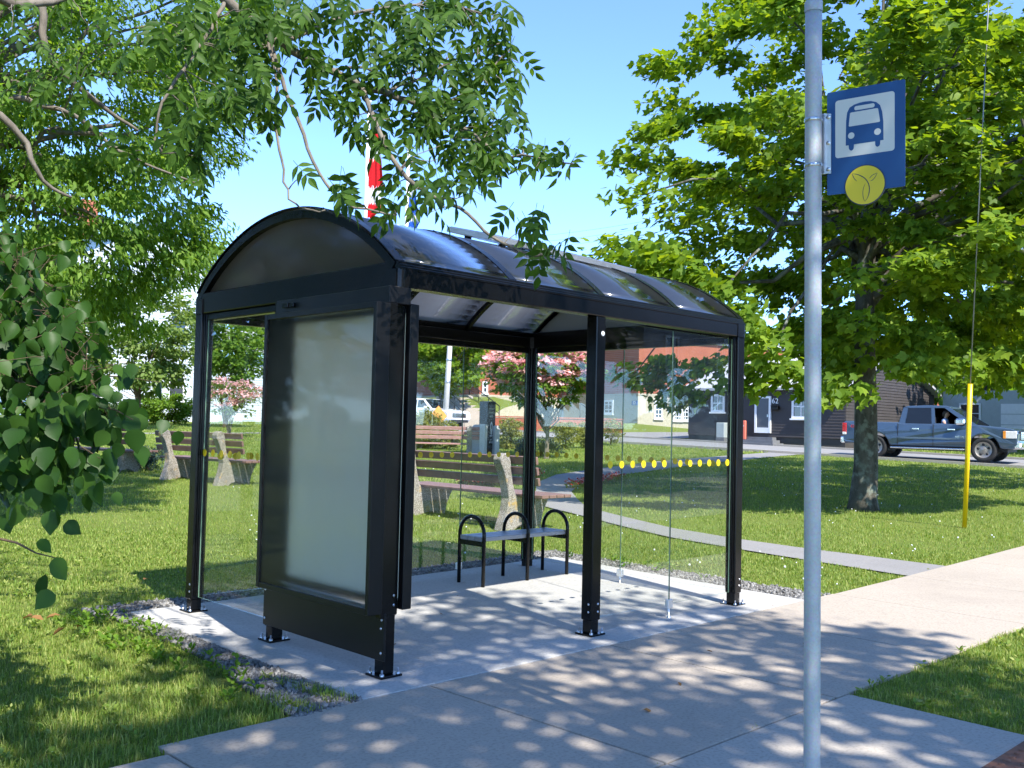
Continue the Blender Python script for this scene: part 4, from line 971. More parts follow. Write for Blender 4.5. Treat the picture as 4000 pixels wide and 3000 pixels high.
for si, st in enumerate(stems):
    P3 = [A(p[0]-70 if p[0] > 150 else p[0]-25, p[1], p[2])-SO for p in st]; m.tube([np.array([0, 0, 0.])*0+(P3[0]*.0), P3[0]*.55+np.array([0, 0, .25]), *P3], [.014, .011]+[.008-.006*i/(len(P3)-1) for i in range(len(P3))], 6)
    for i in range(len(P3)-1):
        seg = P3[i+1]-P3[i]; L_ = np.linalg.norm(seg)
        for k in range(max(3, int(L_*((190 if i else 140) if si != 5 else 34)))):
            p = P3[i]+seg*rng.uniform(); q = p+np.array([rng.normal()*.08, rng.normal()*.08, rng.normal()*.09])+CR*np.clip(rng.normal(), -1.5, 1.2)*.08
            d = .25*seg/L_+np.array([rng.normal()*.35, rng.normal()*.35, -.85])+.35*CR*rng.normal()
            nn = -CF*.55+np.array([rng.normal()*.6, rng.normal()*.6, .75+rng.normal()*.4])
            bits.append((p, q, frames(d[None], nn[None])[0], rng.uniform(.055, .115)))
            if len(bits) < 500: m.tube([p, (p+q)/2+np.array([0, 0, .01]), q], [.0018, .0015, .0012], 4, 0, False)
m.build('stems', MAT['stem'], shr)
for k, (p, q, Rm, L_) in enumerate(bits[:300]):
    o = bpy.data.objects.new('leaf', bms[k % 6]); link(o, shr); mm = Matrix.Identity(4)
    for i in range(3):
        for j in range(3): mm[i][j] = Rm[i, j]*L_
        mm[i][3] = q[i]
    o.matrix_local = mm
if len(bits) > 300:
    rs = bits[300:]; o = mobj('leaves', scatter_mesh('leaves', BV, BF, np.array([b[1] for b in rs]), np.array([b[2] for b in rs]), np.array([b[3] for b in rs])), MAT['shrub'], shr); o['kind'] = 'stuff'

# weeds in the gravel and coarse plants in the near lawn
def sprigs(name, label, P, nl, ll, spread, mat, seed):
    r = np.random.default_rng(seed); n = len(P)*nl; c = np.repeat(P, nl, 0); an = r.uniform(0, 6.28, n); el = r.uniform(.1, 1.2, n)
    d = np.column_stack([np.cos(an)*np.cos(el), np.sin(an)*np.cos(el), np.sin(el)]); h = r.uniform(0, spread, n)
    pos = np.column_stack([c+np.column_stack([np.cos(an), np.sin(an)])*(h*.5)[:, None], gz(c[:, 0], c[:, 1])+LAWN_Z+.01+h*.9])
    nn = norm(np.column_stack([-np.cos(an)*.5, -np.sin(an)*.5, np.ones(n)])+r.normal(size=(n, 3))*.3)
    tag(mobj(name, scatter_mesh(name, OVAL_V, OVAL_F, pos, frames(d, nn), ll*r.uniform(.6, 1.3, n)), mat), label, 'weeds', kind='stuff')
r5 = np.random.default_rng(3)
wp = []
for k in range(48):
    t = r5.uniform(0, 1)**.7; y = .15+t*2.6; wp.append((-.45-r5.uniform(0, .5)-.1*r5.uniform(), y+.1*r5.normal()))
for k in range(14): wp.append((4.45+r5.uniform(0, .3), r5.uniform(.6, 2.9)))
wp = np.array(wp); sprigs('weeds', 'small light green weeds sprouting from gravel along the pad', wp, 20, .034, .075, MAT['hedge'], 5)
cl = []
for k in range(520):
    s = math.sqrt(r5.uniform(16, 110)); l = s*r5.uniform(-.56, .2); cl.append(SL(s, l))
for k in range(160):
    s = r5.uniform(4.2, 7.5); cl.append(SL(s, s*r5.uniform(.25, .56)))
cl = np.array(cl); cl = cl[~hard(cl)]
sprigs('clover', 'low clover and broad weeds scattered through the mown lawn', cl, 9, .030, .04, MAT['grass'], 6)

dz = []
for k in range(380):
    s_ = math.sqrt(r5.uniform(60, 900)); l = s_*r5.uniform(-.3, .56); dz.append(SL(s_, l))
dz = np.array(dz); dz = dz[~hard(dz)]; n = len(dz); dpos = np.column_stack([dz, gz(dz[:, 0], dz[:, 1])+LAWN_Z+.05])
tag(mobj('clover_blossom', scatter_mesh('clover_blossom', OCT_V, OCT_F, dpos, rot_rand(n), r5.uniform(.008, .016, n)), MAT['white']), 'tiny white clover blossoms dotted over the mown lawn', 'flowers', kind='stuff')
# small trees and shrubs beyond
def at_s(px, s): return SL(s, (px-2000)/FPX*s)
tree('ornamental_tree', 'pale green rounded small tree in front of the white gabled house', 'tree', at_s(560, 44), 2.6, .10, (*at_s(560, 44), 5.4), (2.5, 2.5, 3.0), 110, 90, .6, .20, OVAL, MAT['pale'], MAT['stem'], inner=.3, seed=41, nlimb=16, multi=3)
tree('ornamental_tree', 'bushy green tree beside the wing of the white gabled house', 'tree', at_s(880, 49), 2.4, .09, (*at_s(890, 49), 4.9), (2.0, 2.0, 2.0), 80, 90, .6, .21, OVAL, MAT['fine'], MAT['stem'], inner=.3, seed=42, nlimb=12, multi=3)
tree('ornamental_tree', 'green multi stemmed tree half hidden behind the broad leaved shrub', 'tree', at_s(180, 46), 2.6, .10, (*at_s(170, 46), 5.6), (3.0, 3.0, 3.4), 110, 90, .7, .22, OVAL, MAT['pale'], MAT['stem'], inner=.3, seed=43, nlimb=14, multi=2)
hp = at_s(660, 52)
tree('hedge_shrub', 'bright green dense hedge shrub below the white gabled house', 'shrub', hp, .5, .05, (*hp, 1.12+.72), (1.75, 1.1, .75), 60, 120, .42, .14, OVAL, MAT['hedge'], MAT['stem'], inner=.2, seed=44, nlimb=6)
hp2 = at_s(460, 52.5)
tree('hedge_shrub', 'darker hedge shrub at the foot of the pale ornamental trees', 'shrub', hp2, .5, .05, (*hp2, 1.12+.6), (1.6, 1.0, .62), 50, 110, .4, .14, OVAL, MAT['dark'], MAT['stem'], inner=.2, seed=45, nlimb=6)
ps = at_s(905, 38.5)
tree('flowering_shrub', 'pink flowering shrub with bare twiggy stems seen through the left glass pane', 'shrub', ps, 1.0, .025, (*ps, 2.25), (1.25, 1.25, .8), 46, 34, .34, .11, OVAL, MAT['pale'], MAT['twig'], inner=.3, seed=46, nlimb=26, multi=6, flower=(MAT['pink'], 46, .10))
pk = at_s(2140, 29.0)
tree('dogwood_tree', 'pink blossoming dogwood tree on the lawn near the black monument', 'tree', pk, 1.25, .075, (pk[0]-.15, pk[1]+.15, 3.05), (1.72, 1.72, .98), 130, 62, .34, .13, OVAL, MAT['fine'], MAT['twig'], inner=.3, seed=47, nlimb=34, flat=.35, lean=(.05, 0), flower=(MAT['pink'], 62, .14))
BUSH = [(2000, 34.4, .46, .85, 'round olive shrub between the black monument and the pink dogwood'), (2214, 34.9, .46, .85, 'round olive shrub just behind the pink dogwood trunk'), (2290, 36.5, .34, .72, 'olive shrub close by the middle front post, in front of the brick wall'),
        (2390, 39.3, .5, .85, 'thin sparse olive shrub beside the far driveway'), (1648, 33.5, .55, .95, 'leftmost of three olive shrubs behind the pink slatted bench'), (1690, 33.2, .62, 1.05, 'middle one of three olive shrubs behind the pink slatted bench'), (1745, 33.0, .6, .9, 'olive shrub behind the pink slatted bench, nearest the monument')]
for k, (px, s, rx, h, lab) in enumerate(BUSH):
    b = at_s(px, s); z = float(gz(*b))
    tree('round_shrub', lab, 'shrub', b, .3, .03, (*b, z+h*.62), (rx, rx, h*.62), 34, 80 if k != 3 else 34, .2, .085, OVAL, MAT['olive'], MAT['stem'], inner=.1, seed=60+k, nlimb=7, group='clipped olive shrubs')
cb = at_s(2115, 30.5)
tree('dwarf_conifer', 'low blue green conifer bush at the foot of the pink dogwood', 'shrub', cb, .2, .03, (*cb, float(gz(*cb))+.28), (.95, .6, .34), 40, 90, .2, .09, LANCE, MAT['spruce'], MAT['stem'], inner=.1, seed=71, nlimb=4)
cb2 = at_s(590, 21.5)
tree('dwarf_conifer', 'low blue green conifer bush beside the far lawn bench', 'shrub', cb2, .2, .03, (*cb2, float(gz(*cb2))+.25), (.5, .4, .3), 26, 90, .16, .07, LANCE, MAT['spruce'], MAT['stem'], inner=.1, seed=72, nlimb=4)
tree('street_tree', 'green tree in front of the red brick school building beside the leaning pole', 'tree', at_s(1722, 60), 3.6, .13, (*at_s(1740, 60), 5.9), (2.6, 2.6, 2.6), 110, 70, .62, .26, MAPLE, MAT['maple'], MAT['bark'], inner=.3, seed=73, nlimb=14)
# background trees closing the view
BTL = ['dark tree far off beyond the broad leaved shrub', 'light tree behind the roof of the white gabled house', 'pale tree behind the wing of the white gabled house', 'dark tree between the white gabled house and the school bank', 'tall light tree beyond the far end of the grass bank', 'dark tree rising behind the red brick school', 'light tree behind the school above the dark bungalow', 'light tree between the dark bungalow gable and the garage', 'dark tree behind the ridge of the pale grey garage', 'light tree just beyond the pale grey garage', 'dark tree above the roof ridge of the dark bungalow', 'maple toned tree on the far side of the street lamp']
BT = [(-150, 70, 5, 9, 'dark'), (240, 80, 6, 11, 'fine'), (1010, 75, 4.5, 8, 'fine'), (1180, 90, 6, 10, 'dark'), (1420, 95, 7, 11, 'fine'), (2560, 85, 6, 10.5, 'dark'), (2790, 80, 5, 10, 'fine'), (3720, 58, 3.6, 8, 'fine'), (3850, 62, 4, 8.5, 'dark'), (4080, 66, 5, 9, 'fine'), (3560, 90, 5, 10, 'dark'), (4300, 40, 4, 9, 'maple')]
for k, (px, s, r_, h, mt) in enumerate(BT):
    b = at_s(px, s); z = float(gz(*b)); nm = 'background_tree'
    tree(nm, BTL[k], 'tree', b, h*.45, .18, (*b, z+h*.6), (r_, r_, h*.42), 90, 60, .95, .42, OVAL, MAT[mt], MAT['bark'], inner=.35, seed=80+k, nlimb=8)
# trees across the street behind the camera, seen mirrored in the glass
for k, (x, y, r_, h) in enumerate(((-12.5, 2, 4.6, 10), (-14, 11, 5, 11), (-9.5, 18, 4.6, 10), (-13, 27, 5.5, 12), (-16, -4.5+8, 5, 10))):
    tree('background_tree', 'large leafy park tree standing off beyond the broad leaved shrub', 'tree', (x, y), h*.4, .2, (x, y, h*.55), (r_, r_, h*.45), 100, 26, .95, .62, OVAL, MAT['ash'], MAT['bark'], inner=.35, seed=130+k, nlimb=8, group='park trees beyond the shrub')
for k, (x, y, r_, h) in enumerate(((14, -19, 4.2, 9.5), (22.5, -22, 5, 11), (27.5, -33, 6, 13), (17, -31, 6, 12), (36, -35, 6, 13), (46, -19, 4.5, 10), (54, -23, 5, 11), (-4, -21, 4.5, 10), (64, -26, 6, 12), (78, -22, 6, 12), (-22, -18, 5, 10), (4, -26, 5, 11))):
    tree('background_tree', 'leafy tree across the street, mirrored in the shelter glass', 'tree', (x, y), h*.4, .2, (x, y, h*.6), (r_, r_, h*.4), 110, 26, 1.0, .65, OVAL, MAT['ash'], MAT['bark'], inner=.25, seed=100+k, nlimb=8, group='trees across the street')
# flower beds
def flowers(pxs, s0, label, group, seed):
    r = np.random.default_rng(seed); proto = None
    for px, py in pxs:
        g_ = G(px, py)
        if proto is None:
            root = empty('bedding_plant', label, 'flowers', group, tuple(g_))
            T, F, pos, Rm, L_ = leaf_cloud([(0, 0, .06)], .13, 34, .06, OVAL, None, .8, .1, .7, .5, 0, seed); o = mobj('leaves', scatter_mesh('l', T, F, pos, Rm, L_), MAT['olive'], root); o['kind'] = 'stuff'
            T, F, pos, Rm, L_ = leaf_cloud([(0, 0, .12)], .13, 40, .05, OVAL, None, .9, 0, .7, .5, 0, seed+1); o2 = mobj('petals', scatter_mesh('p', T, F, pos, Rm, L_), MAT['red'], root); o2['kind'] = 'stuff'; proto = root
        else:
            c = proto.copy(); COL.objects.link(c); c.location = tuple(g_); c.rotation_euler = (0, 0, r.uniform(0, 6)); 
            for ch in (o, o2): q = ch.copy(); COL.objects.link(q); q.parent = c
flowers([(1800+12*i, 1890+.6*i) for i in range(13)]+[(2088, 1868), (2102, 1862)], 19, 'red and white bedding plant in the row behind the near lawn bench', 'red flowers by the bench', 5)
flowers([(2232+14*i, 1905-2.2*i) for i in range(15)], 19, 'red and white bedding plant in the bed at the curve of the path', 'red flowers by the path', 6)

# ================================================================== PARK FURNITURE
PROF = [(.0, 0), (.03, .10), (.10, .28), (.13, .44), (.10, .60), (.03, .80), (-.03, .90), (-.045, .97), (-.01, 1.03), (.06, 1.05), (.12, 1.01), (.15, .93), (.16, .82), (.20, .64), (.25, .50), (.30, .455), (.80, .455), (.90, .45), (.91, .41), (.85, .33), (.79, .20), (.76, .08), (.77, 0), (.64, 0), (.56, .06), (.44, .09), (.32, .06), (.24, 0)]
def make_bench(loc, rz, label, slat, sp=1.72, over=.52, group='concrete ended park benches'):
    b = empty('park_bench', label, 'bench', group, loc, rz)
    for y in (-sp/2, sp/2):
        m = MB(); m.prism(PROF, (0, y, -.03), (1, 0, 0), (0, 0, 1), (0, 1, 0), -.08, .08); bevel(tri_norm(m.build('end_support', MAT['aggr'], b)), .016, 2, 30)
    y0, y1 = -sp/2-over, sp/2+over
    for k, (u, z) in enumerate(((.165, .93), (.185, .79), (.215, .65))):
        m = MB(); ax = np.array([1, 0, .2]); ax /= np.linalg.norm(ax); az = np.array([-.2, 0, 1.]); az /= np.linalg.norm(az)
        m.obox((u+.03, (y0+y1)/2, z), ax, (0, 1, 0), az, (.021, (y1-y0)/2, .052), 0, .005); m.build('back_slat', slat, b)
    for k in range(4):
        m = MB(); u = .37+k*.148; m.box(u-.066, u+.066, y0, y1, .428, .472, 0, .006); m.build('seat_slat', slat, b)
    return b
def gl(x, y): return (x, y, float(gz(x, y))+LAWN_Z)
make_bench(gl(5.40, 5.74), 0, 'lichen covered concrete ended park bench right behind the bus shelter', MAT['slat'], 2.02)
make_bench(gl(5.10, 13.08), .155, 'brown slatted park bench seen past the back left post of the shelter', MAT['slat'])
make_bench(gl(4.55, 16.9), .25, 'park bench half hidden by the broad leaved shrub', MAT['slat'])
b4 = at_s(1728, 29.3); make_bench((b4[0], b4[1], float(gz(*b4))-.1), math.atan2(FH[1], FH[0])+.03, 'faded pink slatted park bench beside the black monument', MAT['slatpink'])

# monument group
def blk(name, label, cat, px, s, w, d, h, mat, rz, shoulder=0.0, z0=0.0, group=None):
    p = at_s(px, s); z = float(gz(*p)); r = empty(name, label, cat, group, (p[0], p[1], z-.05+z0), rz)
    pl = [(-w/2, 0), (w/2, 0), (w/2, h), (-w/2, h)] if not shoulder else [(-w/2, 0), (w/2, 0), (w/2, h-shoulder), (w/2-shoulder*.35, h-shoulder*.3), (w/2-shoulder, h), (-w/2+shoulder, h), (-w/2+shoulder*.35, h-shoulder*.3), (-w/2, h-shoulder)]
    m = MB(); m.prism(pl, (0, 0, 0), (1, 0, 0), (0, 0, 1), (0, 1, 0), -d/2, d/2); bevel(tri_norm(m.build('stone_body', mat, r)), .012); return r
rzv = math.atan2(RH[1], RH[0])
mon = blk('monument', 'tall black granite pillar with white lettering between pale stone slabs', 'monument', 1907, 30.0, .36, .36, 1.72, MAT['monument'], rzv+math.radians(48))
lm = MB()
def glyphs(m, y, z, w, h, n):
    cw = w/n
    for i in range(n):
        x0 = y-w/2+i*cw; m.box(x0+cw*.12, x0+cw*.36, -.1835, -.1815, z, z+h); m.box(x0+cw*.36, x0+cw*.85, -.1835, -.1815, z+(h*.75 if i % 2 else h*.4), z+(h if i % 2 else h*.65))
for z, w, n in ((1.46, .24, 8), (1.34, .24, 7), (1.22, .16, 5), (.62, .12, 4), (.50, .06, 2), (.42, .16, 5)): glyphs(lm, 0, z, w, .06, n)
lo = lm.build('lettering', MAT['white'], mon); lo['kind'] = 'stuff'
fe = MB(); pl = [(.055*math.sin(t), .92+.17*math.cos(t)-(.06 if math.cos(t) < -.8 else 0)) for t in np.linspace(0, 2*math.pi, 24, endpoint=False)]
fe.prism(pl, (0, -.1815, 0), (1, 0, 0), (0, 0, 1), (0, -1, 0), 0, .002); em = tri_norm(fe.build('carved_emblem', MAT['white'], mon))
fe = MB(); fe.prism([(.02*math.sin(t), .94+.08*math.cos(t)) for t in np.linspace(0, 2*math.pi, 12, endpoint=False)], (0, -.184, 0), (1, 0, 0), (0, 0, 1), (0, -1, 0), 0, .002); tri_norm(fe.build('emblem_centre', MAT['monument'], em))
blk('stone_slab', 'pale granite slab with rough carved top to the bench side of the black pillar', 'stone', 1868, 29.7, .30, .14, 1.0, MAT['stone'], rzv, .09)
blk('stone_slab', 'smooth pale granite slab in front of the black pillar', 'stone', 1893, 29.5, .19, .16, 1.02, MAT['stone'], rzv-.5)
blk('stone_slab', 'pale granite slab on the dogwood side of the black pillar', 'stone', 1943, 29.8, .17, .16, .98, MAT['stone'], rzv+.5, .05)

# flagpoles with limp flags
def m_flag(name, stops):
    m, t, p = nt(name); v = coords(t, 'Generated'); sx = t.nodes.new('ShaderNodeSeparateXYZ'); t.links.new(v, sx.inputs[0])
    n = noise(t, v, 7, 4, .7); ma = t.nodes.new('ShaderNodeMath'); ma.operation = 'MULTIPLY_ADD'; t.links.new(n, ma.inputs[0]); ma.inputs[1].default_value = .26; t.links.new(sx.outputs[2], ma.inputs[2])
    t.links.new(ramp(t, ma.outputs[0], stops, 'CONSTANT'), p.inputs['Base Color']); pr(p, Roughness=.8, Specular_IOR_Level=.1)
    tl = t.nodes.new('ShaderNodeBsdfTranslucent'); t.links.new(p.inputs['Base Color'].links[0].from_socket, tl.inputs[0]); mx = t.nodes.new('ShaderNodeMixShader'); mx.inputs[0].default_value = .35
    t.links.new(p.outputs[0], mx.inputs[1]); t.links.new(tl.outputs[0], mx.inputs[2]); t.links.new(mx.outputs[0], t.nodes['Material Output'].inputs[0]); return m
RED, WHT, BLU = (.62, .02, .025), (.80, .80, .80), (.03, .12, .5)
def flagpole(px, s, ytop, label, flab, mat, y0, y1, wtop, wbot, rad):
    p = at_s(px, s); z = float(gz(*p)); zt = float(A(px, ytop, s)[2])
    r = empty('flagpole', label, 'flagpole', None, (p[0], p[1], z-.05)); m = MB(); h = zt-z
    m.tube([(0, 0, 0), (0, 0, h*.5), (0, 0, h)], [rad*1.25, rad*1.1, rad*.8], 10); m.build('pole', MAT['white'], r)
    m = MB(); R0 = rad*1.6; m.lathe([(.0005, h+R0*2.1)]+[(R0*math.sin(a), h+R0*1.1+R0*math.cos(a)) for a in np.linspace(.2, 2.9, 9)]+[(rad*.7, h-.02)], (0, 0, 0), n=12); m.build('finial', MAT['white'], r)
    za, zb = float(A(px, y0, s)[2])-z, float(A(px, y1, s)[2])-z; m = MB(); rings = []
    for i in range(25):
        t = i/24; w = wtop+(wbot-wtop)*t**.8; zz = za+(zb-za)*t
        if t > .86: w *= 1-.75*((t-.86)/.14)**1.3
        rings.append([(rad+RH[0]*w*(k/10)+FH[0]*.09*math.sin(k*1.55+t*2)*(k/10), RH[1]*w*(k/10)+FH[1]*.09*math.sin(k*1.55+t*2)*(k/10), zz-.05*math.sin(k*1.1)*(k/10)) for k in range(11)])
    vs = [q for rr in rings for q in rr]; fs = [(i*11+k, i*11+k+1, (i+1)*11+k+1, (i+1)*11+k) for i in range(24) for k in range(10)]
    m.add(vs, fs, 0, True); f_ = m.build('flag', mat); f_.location = r.location; tag(f_, flab, 'flag')
flagpole(1408, 27, 400, 'white flagpole carrying the red and white flag', 'red and white flag hanging limp from its pole', m_flag('red white flag', [(0, RED), (.30, WHT), (.48, RED), (.80, WHT), (.96, RED)]), 500, 842, .24, .52, .05)
flagpole(1570, 27, 585, 'white flagpole with round ball top carrying the blue and white flag', 'blue and white flag hanging limp from its pole', m_flag('blue white flag', [(0, WHT), (.22, BLU), (.34, WHT), (.46, BLU), (.8, WHT), (.95, BLU)]), 690, 900, .08, .36, .055)

# guy wire with yellow guard
gb = G(3767, 2058); gt = A(3790, 1500, 14.0); ge = A(3835, 560, 13.4)
gy = empty('guy_wire', 'taut guy wire sheathed at its foot in a yellow plastic guard', 'guy wire', None, tuple(gb))
m = MB(); d_ = gt-gb; m.tube([np.array([0, 0, -.05]), d_*.5+CR*.004, d_], [.033, .034, .036], 14); m.build('yellow_guard', MAT['guard'], gy)
m = MB(); m.tube([d_*.98, ge-gb, (ge-gb)+(ge-gt)*1.2], .009, 6); m.build('wire', MAT['wire'], gy)
# street lamp whose head enters at the right
lb = at_s(4560, 16); lz = float(gz(*lb)); st_ = empty('street_lamp', 'grey street lamp arm reaching in at the edge of the maple', 'street lamp', None, (lb[0], lb[1], lz))
hd = A(3960, 973, 16)-np.array([lb[0], lb[1], lz]); am = A(4400, 960, 16)-np.array([lb[0], lb[1], lz])
m = MB(); m.tube([(0, 0, -.1), (0, 0, 4), np.array([0, 0, hd[2]+.2])], [.09, .08, .06], 12); m.build('pole', MAT['galv'], st_)
m = MB(); m.tube([(0, 0, hd[2]), am, hd+(am-hd)*.35], .028, 8); m.build('arm', MAT['alu'], st_)
m = MB(); m.tube([hd+(am-hd)*.42, hd+(am-hd)*.3, hd+(am-hd)*.08, hd], [.03, .085, .075, .02], 10); m.build('lamp_head', MAT['alu'], st_)
# leaning utility pole and overhead wires
up = at_s(1741, 53.5); uz = float(gz(*up)); us = empty('utility_pole', 'pale leaning concrete utility pole behind the white car', 'pole', None, (up[0], up[1], uz-.1))
tp3 = A(1768, 1180, 53.5)-np.array([up[0], up[1], uz-.1]); m = MB(); m.tube([(0, 0, 0), tp3*.5, tp3], [.17, .15, .12], 12); m.build('shaft', MAT['wpole'], us)
m = MB()
for t in (.38, .55): m.lathe([(.155, -.06), (.165, -.04), (.165, .04), (.155, .06)], tp3*t, tp3, 12)
tag(m.build('bands', MAT['steel'], us), kind='stuff')
for k, (ya, yb) in enumerate(((930, 835), (952, 862), (972, 888))):
    m = MB(); a, b = A(1820, ya+8, 70), A(2720, yb-8, 55); pts = [a+(b-a)*t+np.array([0, 0, -.35*math.sin(math.pi*t)]) for t in np.linspace(0, 1, 14)]
    m.tube(pts, .011, 5); tag(m.build('overhead_wire', MAT['wire']), ['highest', 'middle', 'lowest'][k]+' of three thin overhead wires crossing the sky behind the shelter roof', 'wire', 'overhead wires')
# orange diamond work sign
os_ = at_s(1712, 37); oz = float(gz(*os_)); og = empty('work_sign', 'orange diamond road work sign standing before the white car', 'sign', None, (os_[0], os_[1], oz))
c = A(1712, 1625, 37)-np.array([os_[0], os_[1], oz]); u1 = norm(RH*.92+FH*.4)
m = MB(); m.prism([(-.36, 0), (0, -.40), (.36, 0), (0, .40)], c, u1, (0, 0, 1), np.cross(u1, (0, 0, 1)), -.008, .008); tri_norm(m.build('panel', MAT['orangesign'], og))
m = MB(); m.tube([(0, 0, -.05), (c[0], c[1], c[2]-.3)], .03, 6); m.build('stand', MAT['steel'], og)

# ================================================================== BUILDINGS
def wall_face(m, p0, p1, z0, z1f, pitch, dep, mi=0):
    """lapped boards on the wall from p0 to p1 (outside on the right-hand side going p0->p1); z1f(t)-> top at t in 0..1"""
    p0, p1 = np.array([*p0, 0.]), np.array([*p1, 0.]); d = p1-p0; L_ = np.linalg.norm(d); d /= L_; n = np.array([d[1], -d[0], 0])
    ts = np.linspace(0, 1, 25); tops = np.array([z1f(t) for t in ts]); zmax = tops.max(); z = z0
    while z < zmax-1e-4:
        za, zb = z, min(z+pitch, zmax)
        ok = ts[tops >= za+.5*(zb-za)]
        if len(ok):
            a, b = ok.min()*L_, ok.max()*L_
            q = [p0+d*a+n*dep, p0+d*b+n*dep]; r = [p0+d*a+n*.003, p0+d*b+n*.003]
            m.add([(*q[0][:2], za), (*q[1][:2], za), (*r[1][:2], zb), (*r[0][:2], zb), (*(p0+d*a)[:2], za), (*(p0+d*b)[:2], za)], [(0, 1, 2, 3), (4, 5, 1, 0)], mi)
        z += pitch
def boxw(m, x0, x1, y0, y1, z0, z1): m.box(x0, x1, y0, y1, z0, z1)
def window(parent, c, au, av, an, w, h, nx, ny, fr=.07, frame='white', dy=.03):
    """window centred at c with grid of nx*ny panes"""
    c = np.asarray(c, float); au, an = np.asarray(au, float), np.asarray(an, float); av = np.array([0, 0, 1.])
    m = MB()
    for s in (-1, 1):
        m.obox(c+au*s*(w/2-fr/2)+an*dy, au, av, an, (fr/2, h/2, dy)); m.obox(c+av*s*(h/2-fr/2)+an*(dy-.002), au, av, an, (w/2-fr, fr/2, dy))
    for i in range(1, nx): m.obox(c+au*(-w/2+w*i/nx)+an*(dy*.7), au, av, an, (fr*.22, h/2-fr, dy*.7))
    for i in range(1, ny): m.obox(c+av*(-h/2+h*i/ny)+an*(dy*.72), au, av, an, (w/2-fr, fr*.22, dy*.65))
    o = m.build('window', MAT[frame], parent); 
    m = MB(); m.obox(c+an*.012, au, av, an, (w/2-fr*.5, h/2-fr*.5, .006)); m.build('pane', MAT['winglass'], o)
    m = MB(); m.obox(c-av*(h/2+.03)+an*.05, au, av, an, (w/2+.06, .035, .06)); m.build('sill', MAT[frame], o); return o
def pXw(px, py, X): d = ray(px, py); return CAM+d*(X-CAM[0])/d[0]
def pYw(px, py, Y): d = ray(px, py); return CAM+d*(Y-CAM[1])/d[1]
def core(parent, x0, x1, y0, y1, z0, z1, mat, name='wall'): m = MB(); m.box(x0, x1, y0, y1, z0, z1); return m.build(name, mat, parent)
def gable_roof(parent, x0, x1, y0, y1, ze, zp, axis, mat, over=.35, th=.14, trim=None):
    m = MB()
    if axis == 'y':
        xm = (x0+x1)/2; k = (zp-ze)/(xm-x0); pl = [(x0-over, ze-k*over), (xm, zp), (x1+over, ze-k*over), (x1+over, ze-k*over+th), (xm, zp+th), (x0-over, ze-k*over+th)]
        m.prism(pl, (0, 0, 0), (1, 0, 0), (0, 0, 1), (0, 1, 0), y0-over, y1+over)
    else:
        ym = (y0+y1)/2; k = (zp-ze)/(ym-y0); pl = [(y0-over, ze-k*over), (ym, zp), (y1+over, ze-k*over), (y1+over, ze-k*over+th), (ym, zp+th), (y0-over, ze-k*over+th)]
        m.prism(pl, (0, 0, 0), (0, 1, 0), (0, 0, 1), (1, 0, 0), x0-over, x1+over)
    r = tri_norm(m.build('roof', mat, parent))
    if trim and axis == 'y':
        m = MB(); pl2 = [(x0-over-.02, ze-k*over-.12), (xm, zp-.12), (x1+over+.02, ze-k*over-.12), (x1+over+.02, ze-k*over+th), (xm, zp+th+.01), (x0-over-.02, ze-k*over+th)]
        m.prism(pl2, (0, 0, 0), (1, 0, 0), (0, 0, 1), (0, 1, 0), y0-over-.06, y0-over-.003); tri_norm(m.build('barge_board', trim, r))
    return r
# --- white gabled house at the left
hx0, hx1, hy = 14.6, 24.6, 49.0
hw = empty('clapboard_house', 'large white clapboard house with broad gable and brick chimney behind the trees', 'house', None, (19.6, 54, 1.2)); O_ = np.array([19.6, 54, 1.2])
def ofs(m): m.v = [tuple(np.array(v)-O_) for v in m.v]; return m
m = MB(); wall_face(m, (hx0, hy), (hx1, hy), 1.2, lambda t: 10.2+2.55*(1-abs(2*t-1)), .16, .03); wall_face(m, (hx0, 59), (hx0, hy), 1.2, lambda t: 10.2, .16, .03)
wall_face(m, (hx1, hy), (hx1, 59), 1.2, lambda t: 10.2, .16, .03); ofs(m).build('wall', MAT['sidewhite'], hw)
core(hw, hx0-O_[0]+.02, hx1-O_[0]-.02, hy-O_[1]+.02, 5, -.3, 9.0, MAT['sidewhite'], 'wall_core')
rf = gable_roof(hw, hx0-O_[0], hx1-O_[0], hy-O_[1], 5, 9.0, 11.6, 'y', MAT['shinglelight'], .5, .16, MAT['trimblue'])
m = MB(); cx_ = 17.6-O_[0]; m.box(cx_-.42, cx_+.42, -2.2, -1.4, 9.6, 12.35); m.box(cx_-.5, cx_+.5, -2.28, -1.32, 12.35, 12.6); m.build('chimney', MAT['brick'], rf)
for (x, z, w, h) in ((18.4, 9.9, .9, 1.5), (20.9, 9.9, .9, 1.5), (17.2, 6.6, 1.0, 1.7), (21.8, 6.6, 1.0, 1.7), (17.2, 3.2, 1.0, 1.7), (21.8, 3.2, 1.0, 1.7)):
    window(hw, (x-O_[0], hy-O_[1]-.03, z-O_[2]), (1, 0, 0), 0, (0, -1, 0), w, h, 1, 2, .1, 'trimblue' if z > 9 else 'white')
